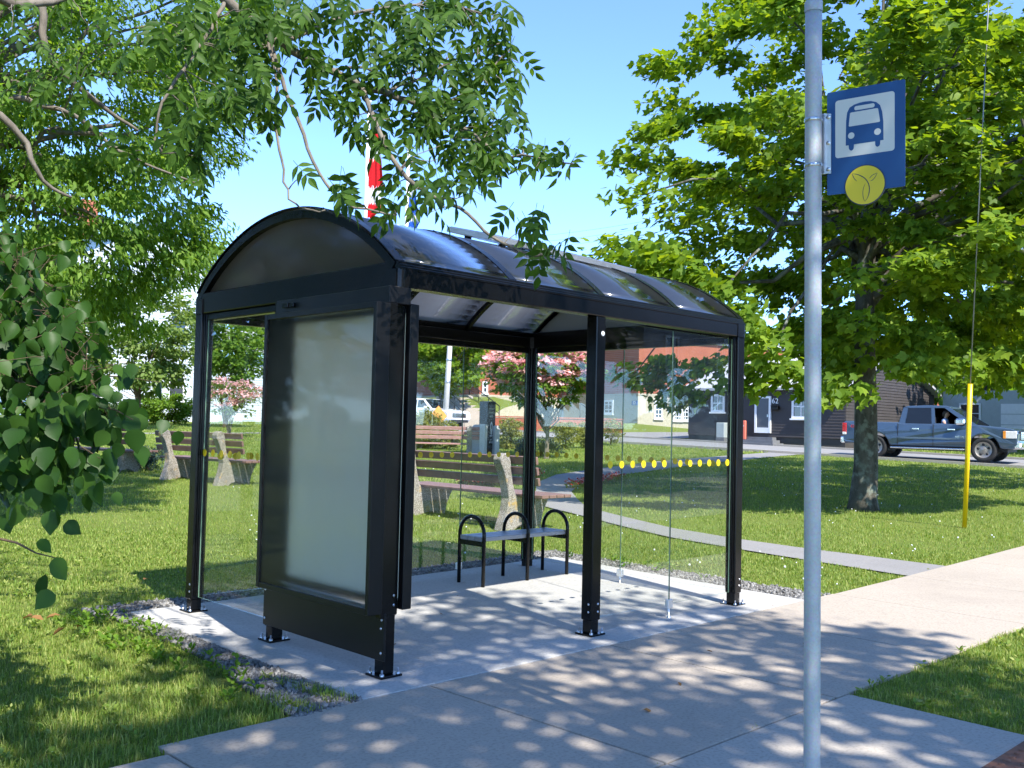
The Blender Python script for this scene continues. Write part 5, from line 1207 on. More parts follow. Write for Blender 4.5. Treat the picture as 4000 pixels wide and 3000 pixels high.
# wing on the right
m = MB(); wall_face(m, (24.7, 50.5), (30.6, 50.5), 1.2, lambda t: 5.6, .16, .03); wall_face(m, (30.6, 50.5), (30.6, 58), 1.2, lambda t: 5.6+1.6*(1-abs(2*t-1)), .16, .03); ofs(m).build('wing_wall', MAT['sidewhite'], hw)
core(hw, 24.7-O_[0], 30.58-O_[0], -3.48, 4, -.3, 4.4, MAT['sidewhite'], 'wing_core')
gable_roof(hw, 24.62-O_[0], 30.6-O_[0], -3.5, 4, 4.4, 6.0, 'x', MAT['shinglelight'], .45)
m = MB(); m.box(24.7-O_[0], 31.0-O_[0], -3.98, -3.90, 4.15, 4.42); m.build('fascia', MAT['trimblue'], hw)
window(hw, (28.9-O_[0], -3.53, 1.9), (1, 0, 0), 0, (0, -1, 0), 1.1, 1.7, 1, 2, .12)
# --- charcoal bungalow no. 62
bx, by0, by1 = 35.2, 14.6, 22.6; bz0 = float(gz(36, 18))
bh = empty('bungalow', 'dark siding bungalow numbered 62 across the far road', 'house', None, (bx, by0, bz0)); O_ = np.array([bx, by0, bz0])
WT = 3.42; RP = 5.15; bx1 = 44.4
m = MB(); wall_face(m, (bx, by1), (bx, by0), 1.22, lambda t: WT, .13, .025); wall_face(m, (bx, by0), (bx1, by0), 1.22, lambda t: WT+(RP-WT)*(1-abs(2*t-1)), .13, .025); ofs(m).build('wall', MAT['sideblack'], bh)
core(bh, .03, bx1-bx-.03, .03, by1-by0, -.5, WT-bz0, MAT['sideblack'], 'wall_core')
m = MB(); m.box(.06, bx1-bx-.06, .06, by1-by0-.05, -.4, 1.23-bz0); 
m.build('foundation', MAT['foundgrey'], bh); bh.children[-1].scale = (1.0, 1.0, 1.0)
gable_roof(bh, 0, bx1-bx, 0, by1-by0, WT-bz0, RP-bz0, 'y', MAT['shinglelight'], .3, .12)
m = MB(); m.box(-.012, .06, -.012, .06, 1.22-bz0, WT-bz0); m.build('corner_board', MAT['sideblack'], bh)
def onx(px, py, X): p = pXw(px, py, X); return p-O_
a, b = onx(2951, 1548, bx-.03), onx(3012, 1692, bx-.03)
dc = (a+b)/2; dw, dh_ = abs(a[1]-b[1]), abs(a[2]-b[2])
m = MB()
for s in (-1, 1): m.obox(dc+np.array([-.03, s*(dw/2-.05), 0]), (0, 1, 0), (0, 0, 1), (1, 0, 0), (.05, dh_/2, .04))
m.obox(dc+np.array([-.028, 0, dh_/2-.05]), (0, 1, 0), (0, 0, 1), (1, 0, 0), (dw/2-.1, .05, .04)); m.obox(dc+np.array([-.028, 0, -dh_/2+.12]), (0, 1, 0), (0, 0, 1), (1, 0, 0), (dw/2-.1, .12, .035))
dr = m.build('door_frame', MAT['white'], bh); m = MB(); m.obox(dc+np.array([-.012, 0, .08]), (0, 1, 0), (0, 0, 1), (1, 0, 0), (dw/2-.1, dh_/2-.16, .02)); d2 = m.build('door', MAT['greydoor'], bh)
m = MB(); m.obox(dc+np.array([-.045, -dw*.3, -.05]), (0, 1, 0), (0, 0, 1), (1, 0, 0), (.02, .06, .02)); m.build('handle', MAT['steel'], d2)
a, b = onx(3095, 1540, bx-.03), onx(3168, 1636, bx-.03); window(bh, (a+b)/2, (0, -1, 0), 0, (-1, 0, 0), abs(a[1]-b[1]), abs(a[2]-b[2]), 2, 2, .1)
a, b = onx(2780, 1540, bx-.03), onx(2832, 1610, bx-.03); window(bh, (a+b)/2, (0, -1, 0), 0, (-1, 0, 0), abs(a[1]-b[1]), abs(a[2]-b[2]), 2, 2, .1)
t62 = mobj('house_number', text_mesh('62', .34, .01), MAT['white'], bh); basis(t62, onx(3028, 1567, bx-.05), (0, -1, 0), (0, 0, 1), (-1, 0, 0))
a = onx(3029, 1593, bx-.1); m = MB(); m.box(a[0]-.1, a[0]+.08, a[1]-.17, a[1]+.17, a[2]-.09, a[2]+.06, 0, .02); m.box(a[0]-.11, a[0]+.05, a[1]-.18, a[1]+.18, a[2]+.06, a[2]+.10, 0, .01); m.build('mailbox', MAT['black2'], bh)
stp = empty('front_steps'); stp.parent = bh
for k in range(4):
    m = MB(); zt_ = 1.22-bz0-.02-k*.13; y0_ = dc[1]-dw/2-.25-(0 if k < 1 else .0); m.box(-.35-.28*k, .0-.002*k, y0_-.18*k, dc[1]+dw/2+.35+.002*k, -.1, zt_); m.build('step', MAT['foundgrey'], stp)
a = onx(3560, 1600, bx)
# utility pedestals in front of the bungalow
for nm, lab, px0, px1, y0, mat, X in (('utility_box', 'grey utility cabinet on the grass before the dark bungalow', 2806, 2838, 1648, MAT['utilgrey'], 34.75), ('marker_post', 'flat orange marker post beside the steps of the dark bungalow', 2893, 2914, 1640, MAT['orangebox'], 34.75)):
    p = pXw((px0+px1)/2, 1700, X); w = abs(pXw(px0, 1700, X)[1]-pXw(px1, 1700, X)[1]); z0 = float(gz(p[0], p[1])); z1 = pXw(px0, y0, X)[2]
    r = empty(nm, lab, 'utility box' if 'box' in nm else 'marker', None, (p[0], p[1], z0-.03)); m = MB()
    if 'box' in nm:
        m.box(-.2, .2, -w/2, w/2, 0, z1-z0, 0, .03); m.build('cabinet', mat, r)
        m = MB(); m.box(-.205, .2, -w/2-.005, w/2+.005, 0, .28, 0, .01); m.build('base', MAT['foundgrey'], r)
    else:
        m.box(-.05, .05, -w/2, w/2, .22, z1-z0, 0, .03); m.build('panel', mat, r)
        m = MB(); m.box(-.055, .055, -w/2, w/2, 0, .222, 0, .01); m.build('base', MAT['white'], r)
        m = MB(); m.prism([(-.06, 0), (0, .06), (.06, 0), (0, -.06)], (-.052, 0, (z1-z0)*.78), (0, 1, 0), (0, 0, 1), (-1, 0, 0), 0, .003); tri_norm(m.build('mark', MAT['white'], r))
# --- red brick school with tan foundation
TS = math.radians(-13.5); CT, ST_ = math.cos(TS), math.sin(TS); RT = np.array([[CT, -ST_, 0], [ST_, CT, 0], [0, 0, 1.]])
def block(name, label, kx_, ky_, w, d, zf, zt, z0):
    r = empty(name, label, 'building', None, (kx_, ky_, z0), TS)
    core(r, -.06, w+.06, -.06, d+.06, -1.5, zf-z0, MAT['found'], 'foundation'); core(r, 0, w, 0, d, zf-z0, zt-z0, MAT['brick'], 'wall')
    m = MB(); m.box(-.3, w+.3, -.3, d+.3, zt-z0, zt-z0+.22); m.box(-.1, w+.1, -.1, d+.1, zt-z0-.16, zt-z0+.001); m.build('cornice', MAT['white'], r)
    m = MB(); m.box(-.07, w+.07, -.075, d+.07, zf-z0-.04, zf-z0+.08); m.build('string_course', MAT['found'], r); return r, np.array([kx_, ky_, z0])
ra, ca = block('brick_school', 'red brick school block with tan concrete basement and street number 52', 44.2, 32.7, 30, 26, 3.55, 7.2, 1.3)
rb_, cb_ = block('brick_school_wing', 'projecting sunlit wing of the red brick school behind the dogwood', 39.6, 42.4, 6.9, 18, 3.35, 6.9, 1.3)
def onface(px, py, K, face, out=.06):
    n = RT@np.array([-1., 0, 0] if face == 'x' else [0, -1., 0]); d = ray(px, py); P_ = CAM+d*(((K+n*out-CAM)@n)/(d@n)); return RT.T@(P_-K)
def winf(r, K, px0, px1, y0, y1, face, nx, ny):
    a, b = onface(px0, y0, K, face), onface(px1, y1, K, face)
    if face == 'x': window(r, (a+b)/2, (0, -1, 0), 0, (-1, 0, 0), abs(a[1]-b[1]), abs(a[2]-b[2]), nx, ny, .12)
    else: window(r, (a+b)/2, (1, 0, 0), 0, (0, -1, 0), abs(a[0]-b[0]), abs(a[2]-b[2]), nx, ny, .12)
winf(ra, ca, 2361, 2396, 1563, 1618, 'x', 2, 3); winf(ra, ca, 2555, 2587, 1563, 1637, 'y', 2, 4); winf(ra, ca, 2628, 2662, 1592, 1645, 'y', 3, 3); winf(ra, ca, 2664, 2698, 1592, 1645, 'y', 3, 3)
winf(ra, ca, 2160, 2200, 1600, 1640, 'x', 2, 2); winf(rb_, cb_, 1884, 1904, 1490, 1538, 'y', 1, 2)
a = onface(2479, 1574.5, ca, 'x', .1); m = MB(); m.box(a[0]-.03, a[0]+.02, a[1]-.27, a[1]+.27, a[2]-.14, a[2]+.14); pl_ = m.build('number_plate', MAT['signblue'], ra)
tx = mobj('number', text_mesh('52', .28, .004), MAT['white'], pl_); basis(tx, a+np.array([-.04, 0, 0]), (0, -1, 0), (0, 0, 1), (-1, 0, 0))
# grass bank at the school and stair
bk = MB(); rows = []
for (x, z) in ((34.75, 1.15), (36.3, 1.75), (38.2, 2.85), (39.55, 3.25), (39.75, 3.25)):
    rows.append([(x, float(y), z if 0 < k < 7 else z-.2*(z-1.1)) for k, y in enumerate((38.5, 41, 46, 52, 58, 66, 76, 90))])
vs = [q for r in rows for q in r]; fs = [(i*8+k, i*8+k+1, (i+1)*8+k+1, (i+1)*8+k) for i in range(4) for k in range(7)]
bk.add(vs, fs, 0, True); tag(tri_norm(bk.build('grass_bank', MAT['lawn'])), kind='structure')
bk = MB(); bk.add([(34.8, 30.2, 1.0), (44.2, 30.4, 1.2), (72, 30.6, 1.5), (72, 32.8, 1.75), (44.0, 32.8, 1.75), (39.8, 34, 1.6), (35, 32.5, 1.25)], [(0, 1, 4, 5, 6), (1, 2, 3, 4)], 0, True); tag(tri_norm(bk.build('grass_bank', MAT['lawn'])), kind='structure')
sa_, sb_ = A(1880, 1650, 57.0), A(1772, 1553, 64.4); stair = empty('concrete_stair', 'concrete stair climbing the grass bank to the brick school', 'stairs', None, tuple(sa_)); dv = sb_-sa_; dh2 = np.array([dv[0], dv[1], 0]); Lh = np.linalg.norm(dh2); dh2 /= Lh; sd_ = np.array([-dh2[1], dh2[0], 0])
for k in range(9):
    m = MB(); m.obox(dh2*(Lh*(k+.5)/9)+np.array([0, 0, dv[2]*(k+1)/9-.35]), dh2, sd_, (0, 0, 1), (Lh/18+.02, 1.0, .35)); m.build('step', MAT['walk'], stair)
for s in (-1.08, 1.08):
    m = MB(); m.tube([sd_*s+np.array([0, 0, 1.0]), dv+sd_*s+np.array([0, 0, 1.0])], .03, 6); 
    for t in (0, .33, .66, 1): m.tube([dv*t+sd_*s, dv*t+sd_*s+np.array([0, 0, 1.0])], .03, 6)
    m.tube([sd_*s+np.array([0, 0, .55]), dv+sd_*s+np.array([0, 0, .55])], .02, 6); m.build('handrail', MAT['black2'], stair)
    m = MB(); m.obox(dv*.5+sd_*s*.98+np.array([0, 0, -.05]), norm(dv), sd_, np.cross(norm(dv), sd_), (np.linalg.norm(dv)/2, .12, .25)); m.build('stringer', MAT['walk2'], stair)
# low brick retaining wall
w0, w1 = np.array([*at_s(1935, 55), 0]), np.array([*at_s(2437, 55), 0]); wl = empty('retaining_wall', 'low orange red brick retaining wall with stair rail below the school', 'wall', None, tuple((w0+w1)/2)); dw_ = norm(w1-w0); Lw = np.linalg.norm(w1-w0)
for k in range(11):
    m = MB(); z0 = .75+k*.105; m.obox((0, 0, z0), dw_, np.cross((0, 0, 1), dw_), (0, 0, 1), (Lw/2, .15-(.004 if k % 2 else 0), .048)); m.build('brick_course', MAT['brickred'], wl)
m = MB(); m.obox((0, 0, 1.25), dw_, np.cross((0, 0, 1), dw_), (0, 0, 1), (Lw/2-.01, .138, .62)); m.build('mortar_core', MAT['brick'], wl)
m = MB(); m.obox((0, 0, 1.93), dw_, np.cross((0, 0, 1), dw_), (0, 0, 1), (Lw/2+.03, .2, .035)); m.build('coping', MAT['brickred'], wl)
m = MB(); q = dw_*1.2+np.array([0, 0, 1.9]); m.tube([q, q+np.array([0, 0, .9]), q+dw_*1.6+np.array([0, 0, -.2]), q+dw_*1.6+np.array([0, 0, -1.0])], .025, 6); m.build('rail', MAT['black2'], wl)
# --- grey house across the street, mirrored in the front glass
gx0, gx1, gy_ = 29.5, 41.5, -21.0
gh = empty('clapboard_house', 'grey two storey house with small gabled porch across the street, mirrored in the glass', 'house', None, (gx0, gy_, 0)); O_ = np.array([gx0, gy_, 0.])
m = MB(); wall_face(m, (gx1, gy_), (gx0, gy_), .5, lambda t: 6.3, .2, .03); wall_face(m, (gx0, gy_), (gx0, gy_-9), .5, lambda t: 6.3+2.4*(1-abs(2*t-1)), .2, .03); ofs(m).build('wall', MAT['sidegrey'], gh)
core(gh, .02, 11.98, -9, -.02, -.2, 6.2, MAT['sidegrey'], 'wall_core'); gable_roof(gh, 0, 12, -9, 0, 6.3, 8.7, 'x', MAT['shingle'], .4)
for x in (2.0, 6.0, 10.0):
    for z in (1.9, 4.8):
        if not (x == 6.0 and z < 3): window(gh, (x, .02, z), (1, 0, 0), 0, (0, 1, 0), 1.0, 1.6, 2, 2, .1)
m = MB(); m.prism([(4.6, 3.0), (6.0, 3.9), (7.4, 3.0)], (0, 0, 0), (1, 0, 0), (0, 0, 1), (0, 1, 0), 0, 1.5); tri_norm(m.build('porch_roof', MAT['sidegrey'], gh))
for x in (4.75, 7.25): m = MB(); m.box(x-.08, x+.08, 1.25, 1.41, 0, 3.0); m.build('porch_post', MAT['white'], gh)
m = MB(); m.box(5.5, 6.5, .0, .05, .5, 2.6); m.build('door', MAT['greydoor'], gh)
# --- grey garage behind the truck
gp = at_s(4010, 47); gzv = float(gz(*gp)); ga = empty('garage', 'pale grey garage behind the pickup truck', 'building', None, (gp[0], gp[1], gzv), .0)
core(ga, -2.5, 4, -3, 3, -.3, 2.7, MAT['utilgrey']); gable_roof(ga, -2.5, 4, -3, 3, 2.7, 4.1, 'x', MAT['shingle'], .3)
m = MB()
for k in range(4): m.box(-2.54, -2.5, -2.3, .3, .1+k*.5, .57+k*.5)
tag(m.build('garage_door', MAT['white'], ga), kind='stuff')
window(ga, (-2.52, 1.7, 1.6), (0, -1, 0), 0, (-1, 0, 0), 1.0, 1.0, 1, 2, .08)

# ================================================================== VEHICLES
def wheel(parent, x, y, side, r=.40, w=.26, rim=.27):
    m = MB(); a = (0, side, 0)
    m.lathe([(rim, -w/2), (r*.93, -w/2), (r, -w/2+.04), (r, w/2-.04), (r*.93, w/2), (rim+.01, w/2), (rim, w/2-.02)], (x, y, r), a, 28); wo_ = m.build('wheel', MAT['tyre'], parent)
    m = MB(); m.lathe([(rim, w/2-.01), (rim-.03, w/2-.03), (rim*.5, w/2-.05), (rim*.3, w/2-.02), (.0005, w/2-.015)], (x, y, r), a, 28); m.build('rim', MAT['rim'], wo_)
    m = MB()
    for k in range(5):
        t = 2*math.pi*(k+.3)/5; c = np.array([x+math.cos(t)*rim*.66, y+side*(w/2-.036), r+math.sin(t)*rim*.66]); m.lathe([(.0005, .006), (rim*.16, .004), (rim*.18, -.01)], c, a, 10)
    tag(m.build('rim_holes', MAT['plastic'], wo_), kind='stuff'); return wo_
def body_shell(prof, secs):
    """prof: list of (x,z); secs: list of (y, inset function) lofted across the width"""
    rings = []
    for y, k in secs: rings.append([(x+(0 if abs(y) < .01 else 0)+k*(-.06 if x > 5 else (.03 if x < .3 else 0)), y, z-(k*.03 if z > 1.0 else 0)) for x, z in prof])
    return rings
def arch(cx, r, zb, n=9):
    a0 = math.asin(max(-1, min(1, (zb-.42)/r))); return [(cx-r*math.cos(t), .42+r*math.sin(t)) for t in np.linspace(a0, math.pi-a0, n)]
def shell(name, prof, hw, mat, parent, top_in=.05):
    ys = [(-hw+.05, 1), (-hw, .35), (-hw+.0, .0), (hw, .0), (hw, .35), (hw-.05, 1)]
    m = MB(); n = len(prof); zt = max(p[1] for p in prof); rings = []
    for sy in (-1, 1):
        rings.append(sy)
    def wy(z): return hw-(.0 if z < .95 else (z-.95)*.16)-(.0 if z > .6 else (.6-z)*.22)
    vs = [(x, -wy(z), z) for x, z in prof]+[(x, wy(z), z) for x, z in prof]; fs = [(i, (i+1) % n, n+(i+1) % n, n+i) for i in range(n)]+[tuple(range(n-1, -1, -1)), tuple(range(n, 2*n))]
    m.add(vs, fs); o = tri_norm(m.build(name, mat, parent)); bevel(o, .045, 3, 40); 
    for p in o.data.polygons: p.use_smooth = False
    return o
# pickup
tdir = norm(np.array([.12, -.99, 0])); fw = np.array([30.18, 7.26, 0]); tro = fw+np.array([-tdir[1], tdir[0], 0])*.86*1.0
tro = fw + np.array([.99, .12, 0])*.86 - tdir*4.72
tz = float(gz(30.9, 8.5))+.01
tk = empty('pickup_truck', 'slate blue crew cab pickup truck passing on the far road', 'pickup truck', None, (tro[0], tro[1], tz), math.atan2(tdir[1], tdir[0]))
low = [(.06, .62), (.10, .52), (.62, .50)]+arch(1.18, .50, .50)+[(1.75, .46), (4.12, .46)]+arch(4.72, .50, .48)+[(5.30, .46), (5.62, .44), (5.74, .60), (5.76, .95), (5.70, 1.06), (5.55, 1.13), (4.55, 1.22), (4.30, 1.235), (2.0, 1.25), (1.96, 1.27), (.12, 1.29), (.05, 1.25)]
shell('body', low, .985, MAT['truck'], tk)
cabh = .80
def gh_y(z): return .925-(z-1.22)*.30
roofp = [(2.10, 1.80), (2.22, 1.85), (2.9, 1.88), (3.45, 1.87), (3.62, 1.83), (3.62, 1.79), (2.10, 1.76)]
m = MB(); n = len(roofp); vs = [(x, -gh_y(z), z) for x, z in roofp]+[(x, gh_y(z), z) for x, z in roofp]; m.add(vs, [(i, (i+1) % n, n+(i+1) % n, n+i) for i in range(n)]+[tuple(range(n-1, -1, -1)), tuple(range(n, 2*n))]); bevel(tri_norm(m.build('roof', MAT['truck'], tk)), .03, 3, 30)
def pillar(side, xb0, xb1, xt0, xt1, z0=1.20, z1=1.80, name='pillar', mat='truck', inn=.04):
    m = MB(); vs = []
    for dy in (0, -inn):
        for x, z in ((xb0, z0), (xb1, z0), (xt1, z1), (xt0, z1)): vs.append((x, side*(gh_y(z)+dy), z))
    m.add(vs, [(0, 1, 2, 3), (7, 6, 5, 4), (0, 4, 5, 1), (1, 5, 6, 2), (2, 6, 7, 3), (3, 7, 4, 0)]); return tri_norm(m.build(name, MAT[mat], tk))
for sd in (-1, 1):
    pillar(sd, 1.98, 2.22, 2.10, 2.26); pillar(sd, 3.08, 3.20, 3.00, 3.12); pillar(sd, 4.28, 4.56, 3.44, 3.62); pillar(sd, 3.20, 4.28, 3.10, 3.46, 1.20, 1.26, 'sill_trim', 'truck'); 
    pillar(sd, 2.20, 3.09, 2.24, 3.02, 1.24, 1.79, 'side_window', 'carglass', .02)
    if sd > 0: pillar(sd, 3.20, 4.30, 3.10, 3.46, 1.24, 1.79, 'side_window', 'carglass', .02)
m = MB(); m.add([(4.50, -.90, 1.225), (4.50, .90, 1.225), (3.60, .74, 1.80), (3.60, -.74, 1.80)], [(0, 1, 2, 3)]); m.build('windscreen', MAT['carglass'], tk)
m = MB(); m.add([(2.0, -.9, 1.25), (2.0, .9, 1.25), (2.12, .74, 1.80), (2.12, -.74, 1.80)], [(0, 1, 2, 3)]); m.build('rear_window', MAT['carglass'], tk)
for x in (1.18, 4.72):
    for y, sd in ((-.83, -1), (.83, 1)): wheel(tk, x, y, sd, .405, .27, .265)
m = MB(); m.box(.9, 5.4, -.70, .70, .34, .50); m.build('chassis', MAT['plastic'], tk)
m = MB(); m.box(1.72, 4.15, -1.05, -.90, .375, .425, 0, .02); m.build('side_step', MAT['chrome'], tk)
m = MB(); m.box(5.60, 5.86, -.96, .96, .46, .72, 0, .06); fb = m.build('front_bumper', MAT['chrome'], tk)
m = MB(); m.lathe([(.0005, .004), (.075, .004), (.09, -.02)], (5.80, -.90, .56), (.45, -.9, 0), 14); m.build('fog_lamp', MAT['plastic'], fb)
m = MB(); m.box(-.06, .12, -.95, .95, .50, .74, 0, .04); m.build('rear_bumper', MAT['chrome'], tk)
for sd in (-1, 1):
    m = MB(); m.box(5.38, 5.74, sd*.985-.03, sd*.985+.012 if sd > 0 else sd*.985+.03, .80, 1.04) if False else m.obox((5.53, sd*.955, .92), (1, 0, 0), (0, 1, 0), (0, 0, 1), (.20, .028, .125), 0, .02); h_l = m.build('headlight', MAT['lamp'], tk)
    m = MB(); m.obox((5.36, sd*.972, .92), (1, 0, 0), (0, 1, 0), (0, 0, 1), (.045, .014, .12), 0, .006); m.build('turn_signal', MAT['amber'], h_l)
    m = MB(); m.obox((.10, sd*.962, 1.02), (1, 0, 0), (0, 1, 0), (0, 0, 1), (.075, .022, .20), 0, .015); tl_ = m.build('tail_light', MAT['tail'], tk)
    m = MB(); m.obox((.10, sd*.966, .855), (1, 0, 0), (0, 1, 0), (0, 0, 1), (.07, .022, .05), 0, .012); m.build('reverse_lens', MAT['lamp'], tl_)
for k in range(4): m = MB(); m.box(5.74, 5.79, -.62, .62, .78+k*.065, .80+k*.065+.012); m.build('grille_bar', MAT['chrome'], tk)
m = MB(); m.box(5.735, 5.765, -.66, .66, .75, 1.05); m.build('grille', MAT['plastic'], tk)
for x in (2.55, 3.72):
    m = MB(); m.obox((x, -.985, 1.06), (1, 0, 0), (0, 1, 0), (0, 0, 1), (.12, .02, .028), 0, .012); m.build('door_handle', MAT['chrome'], tk)
for x in (1.97, 3.14, 4.30):
    m = MB(); m.obox((x, -.978, .86), (1, 0, 0), (0, 1, 0), (0, 0, 1), (.008, .010, .37)); m.build('door_seam', MAT['plastic'], tk)
m = MB(); m.obox((3.1, -.992, .74), (1, 0, 0), (0, 1, 0), (0, 0, 1), (1.10, .012, .035), 0, .008); m.build('side_moulding', MAT['truck'], tk)
m = MB(); m.obox((4.02, -1.06, 1.33), (1, 0, .05), (0, 1, 0), (0, 0, 1), (.16, .075, .105), 0, .05); mi_ = m.build('mirror', MAT['chrome'], tk)
m = MB(); m.obox((4.08, -.97, 1.26), (1, 0, 0), (0, 1, 0), (0, 0, 1), (.06, .08, .04), 0, .01); m.build('mirror_arm', MAT['plastic'], mi_)
for body_, x, z, s_, mt in (('4X4', .46, 1.10, .17, 'tail'), ('NEVADA', 4.05, .81, .10, 'chrome')):
    tx = mobj('badge', text_mesh(body_, s_, .004), MAT[mt], tk); basis(tx, (x, -.990, z), (1, 0, 0), (0, 0, 1), (0, -1, 0))
m = MB(); m.box(2.9, 3.15, -.72, -.20, 1.0, 1.55, 0, .08); m.build('seat_back', MAT['plastic'], tk); m = MB(); m.box(2.1, 4.4, -.86, .86, 1.14, 1.232); m.build('cabin_floor', MAT['plastic'], tk)
# driver
pr_ = empty('person', 'person in a light blue shirt sitting in the pickup truck cab', 'person', None, (tro[0]+tdir[0]*3.42+.0, tro[1]+tdir[1]*3.42, tz)); pr_.rotation_euler = (0, 0, math.atan2(tdir[1], tdir[0]))
def ell(c, rx, ry, n=14): return [(c[0]+rx*math.cos(2*math.pi*k/n), c[1]+ry*math.sin(2*math.pi*k/n), c[2]) for k in range(n)]
yb = -.55; m = MB(); m.loft([ell((0, yb, 1.00), .12, .18), ell((.0, yb, 1.20), .12, .20), ell((.0, yb, 1.34), .10, .21), ell((.0, yb, 1.40), .08, .15), ell((.01, yb, 1.44), .055, .06), ell((.02, yb, 1.47), .055, .055), ell((.03, yb, 1.50), .075, .065), ell((.045, yb, 1.55), .098, .075), ell((.035, yb, 1.60), .095, .078), ell((.025, yb, 1.65), .085, .07), ell((.02, yb, 1.685), .045, .04)]); bd = m.build('body', MAT['skin'], pr_)
m = MB(); m.lathe([(.0005, .028), (.014, .01), (.018, -.01)], (.135, yb, 1.565), (1, 0, -.3), 8); m.build('nose', MAT['skin'], bd)
m = MB(); m.loft([ell((0, yb, 1.00), .13, .195), ell((0, yb, 1.20), .13, .215), ell((0, yb, 1.35), .11, .225), ell((0, yb, 1.41), .085, .16), ell((.005, yb, 1.435), .065, .075)]); m.build('shirt', MAT['shirt'], pr_)
m = MB(); m.tube([(.0, yb-.19, 1.33), (.06, yb-.23, 1.20), (.28, yb-.16, 1.17), (.42, yb-.06, 1.28)], [.058, .05, .04, .032], 8); m.build('arm', MAT['skin'], pr_)
m = MB(); m.loft([ell((-.05, yb, 1.50), .055, .075), ell((-.02, yb, 1.57), .085, .088), ell((.0, yb, 1.63), .10, .088), ell((.012, yb, 1.68), .075, .07), ell((.015, yb, 1.705), .03, .03)]); m.build('hair', MAT['hair'], pr_)
# white SUV
sdir = norm(np.array([.10, -.995, 0])); so2 = np.array([31.9, 38.2, 0]); sz_ = float(gz(31.9, 37))+.01
sv = empty('suv', 'white sport utility vehicle with dark glass beyond the park shrubs', 'suv', None, (so2[0]-sdir[0]*2.3, so2[1]-sdir[1]*2.3, sz_), math.atan2(sdir[1], sdir[0]))
lowS = [(.05, .55), (.10, .42), (.50, .40)]+arch(.95, .42, .40)+[(1.45, .34), (3.30, .34)]+arch(3.78, .42, .40)+[(4.30, .36), (4.55, .38), (4.68, .55), (4.68, .86), (4.58, .98), (4.40, 1.04), (3.35, 1.13), (2.9, 1.15), (.12, 1.15), (.04, 1.0)]
shell('body', lowS, .94, MAT['suv'], sv)
gS = [(.18, 1.13), (.42, 1.62), (.6, 1.70), (1.6, 1.74), (2.45, 1.70), (2.62, 1.66), (3.42, 1.12)]
def gys(z): return .89-(z-1.13)*.32
m = MB(); n = len(gS); vs = [(x, -gys(z), z) for x, z in gS]+[(x, gys(z), z) for x, z in gS]; m.add(vs, [(i, (i+1) % n, n+(i+1) % n, n+i) for i in range(n)]+[tuple(range(n-1, -1, -1)), tuple(range(n, 2*n))]); bevel(tri_norm(m.build('cabin', MAT['suv'], sv)), .04, 2, 30)
for sd in (-1, 1):
    for (xa, xb, xc, xd) in ((.45, 1.20, 1.20, .66), (1.28, 2.16, 2.10, 1.28), (2.24, 3.12, 2.58, 2.18)):
        m = MB(); P_ = [(x, sd*(gys(z)+.004), z) for x, z in ((xa, 1.18), (xb, 1.18), (xc, 1.62), (xd, 1.62))]; m.add(P_+[(p[0], p[1]-sd*.02, p[2]) for p in P_], [(0, 1, 2, 3), (7, 6, 5, 4), (0, 4, 5, 1), (1, 5, 6, 2), (2, 6, 7, 3), (3, 7, 4, 0)]); tri_norm(m.build('side_window', MAT['carglass'], sv))
    m = MB(); m.obox((4.42, sd*.80, .86), (1, sd*-.5, 0), (0, 1, 0), (0, 0, 1), (.16, .09, .07), 0, .03); m.build('headlight', MAT['lamp'], sv)
    m = MB(); m.obox((3.0, sd*.98, 1.20), (1, 0, 0), (0, 1, 0), (0, 0, 1), (.10, .07, .07), 0, .03); m.build('mirror', MAT['suv'], sv)
    m = MB(); m.tube([(.6, sd*.62, 1.76), (1.5, sd*.63, 1.80), (2.4, sd*.62, 1.76)], .018, 6); m.build('roof_rail', MAT['plastic'], sv)
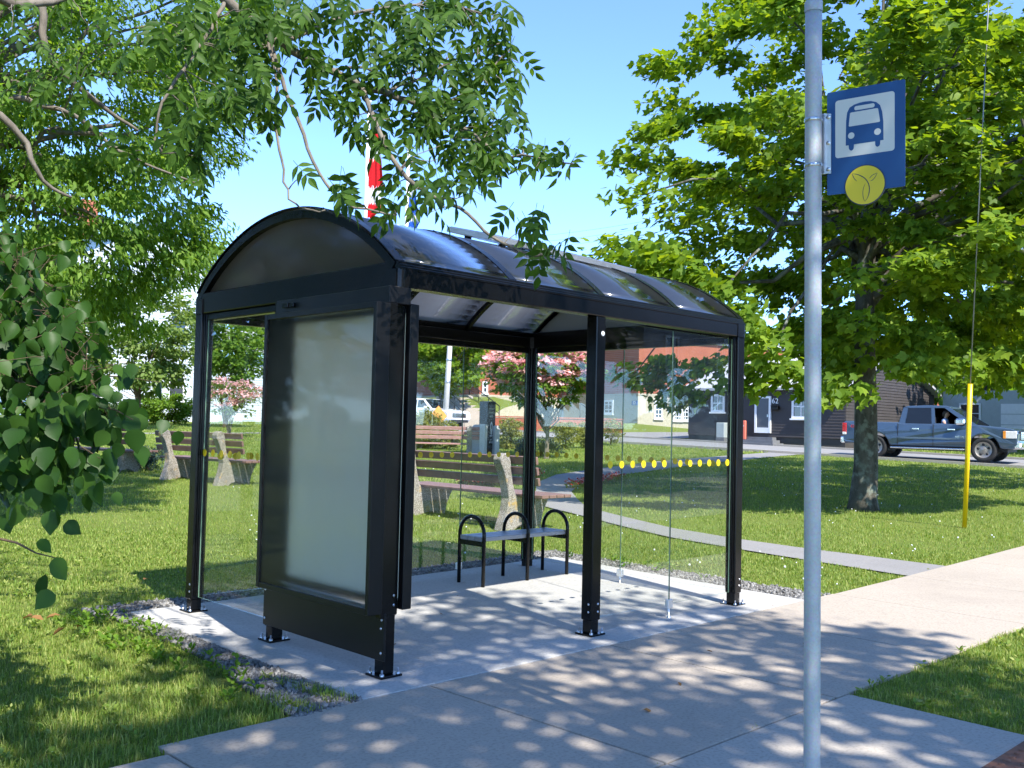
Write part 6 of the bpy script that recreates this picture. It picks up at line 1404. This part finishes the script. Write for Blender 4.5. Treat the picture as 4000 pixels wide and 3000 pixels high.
m = MB(); m.add([(3.40, -.84, 1.15), (3.40, .84, 1.15), (2.66, .68, 1.655), (2.66, -.68, 1.655)], [(0, 1, 2, 3)]); o = m.build('windscreen', MAT['carglass'], sv); o.location = (.012, 0, .012)
m = MB(); m.box(4.66, 4.71, -.55, .55, .66, .90, 0, .01); gr = m.build('grille', MAT['plastic'], sv)
for k in range(4): m = MB(); m.box(4.705, 4.72, -.53, .53, .69+k*.05, .70+k*.05); m.build('grille_bar', MAT['chrome'], gr)
m = MB(); m.box(4.62, 4.70, -.75, .75, .38, .52, 0, .02); m.build('lower_intake', MAT['plastic'], sv)
for x in (.95, 3.78):
    for y, sd in ((-.80, -1), (.80, 1)): wheel(sv, x, y, sd, .36, .22, .24)

# ================================================================== litter
r6 = np.random.default_rng(12)
lfm = fast_mesh('fallen_leaf', np.array(OVAL_V)*np.array([.8, 1, 2.2])*.05, OVAL_F); lfm.materials.append(MAT['dead'])
spots = [(.52, .6, 'on the pad in front of the poster case'), (1.4, 1.2, 'on the concrete inside the shelter opening'), (2.0, -.9, 'on the pavement near the middle post'), (1.2, -1.2, 'on the pavement in tree shade'), (3.9, -.25, 'at the foot of the front right post'), (2.7, -1.2, 'on the sunlit pavement'), (.6, -1.4, 'on the shaded pavement slab'), (2.0, 1.7, 'on the concrete before the shelter bench')]
for k, (x, y, w) in enumerate(spots):
    o = mobj('fallen_leaf', lfm); o.location = (x, y, .012); o.rotation_euler = (r6.uniform(-.3, .3), r6.uniform(-.3, .3), r6.uniform(0, 6)); o.scale = [r6.uniform(.6, 1.2)]*3; tag(o, 'small dry brown leaf lying '+w, 'leaf', 'fallen leaves')
for k, (px, py) in enumerate(((170, 2450), (255, 2480), (235, 2430), (90, 2445), (560, 2290), (300, 2470))):
    g_ = G(px, py); o = mobj('fallen_leaf', lfm); o.location = (g_[0], g_[1], g_[2]+.05); o.rotation_euler = (r6.uniform(-.6, .6), r6.uniform(-.6, .6), r6.uniform(0, 6)); o.scale = [r6.uniform(1.3, 2.2)]*3; tag(o, 'curled tan dead leaf lying in the grass below the broad leaved shrub', 'leaf', 'dead leaves in the grass')
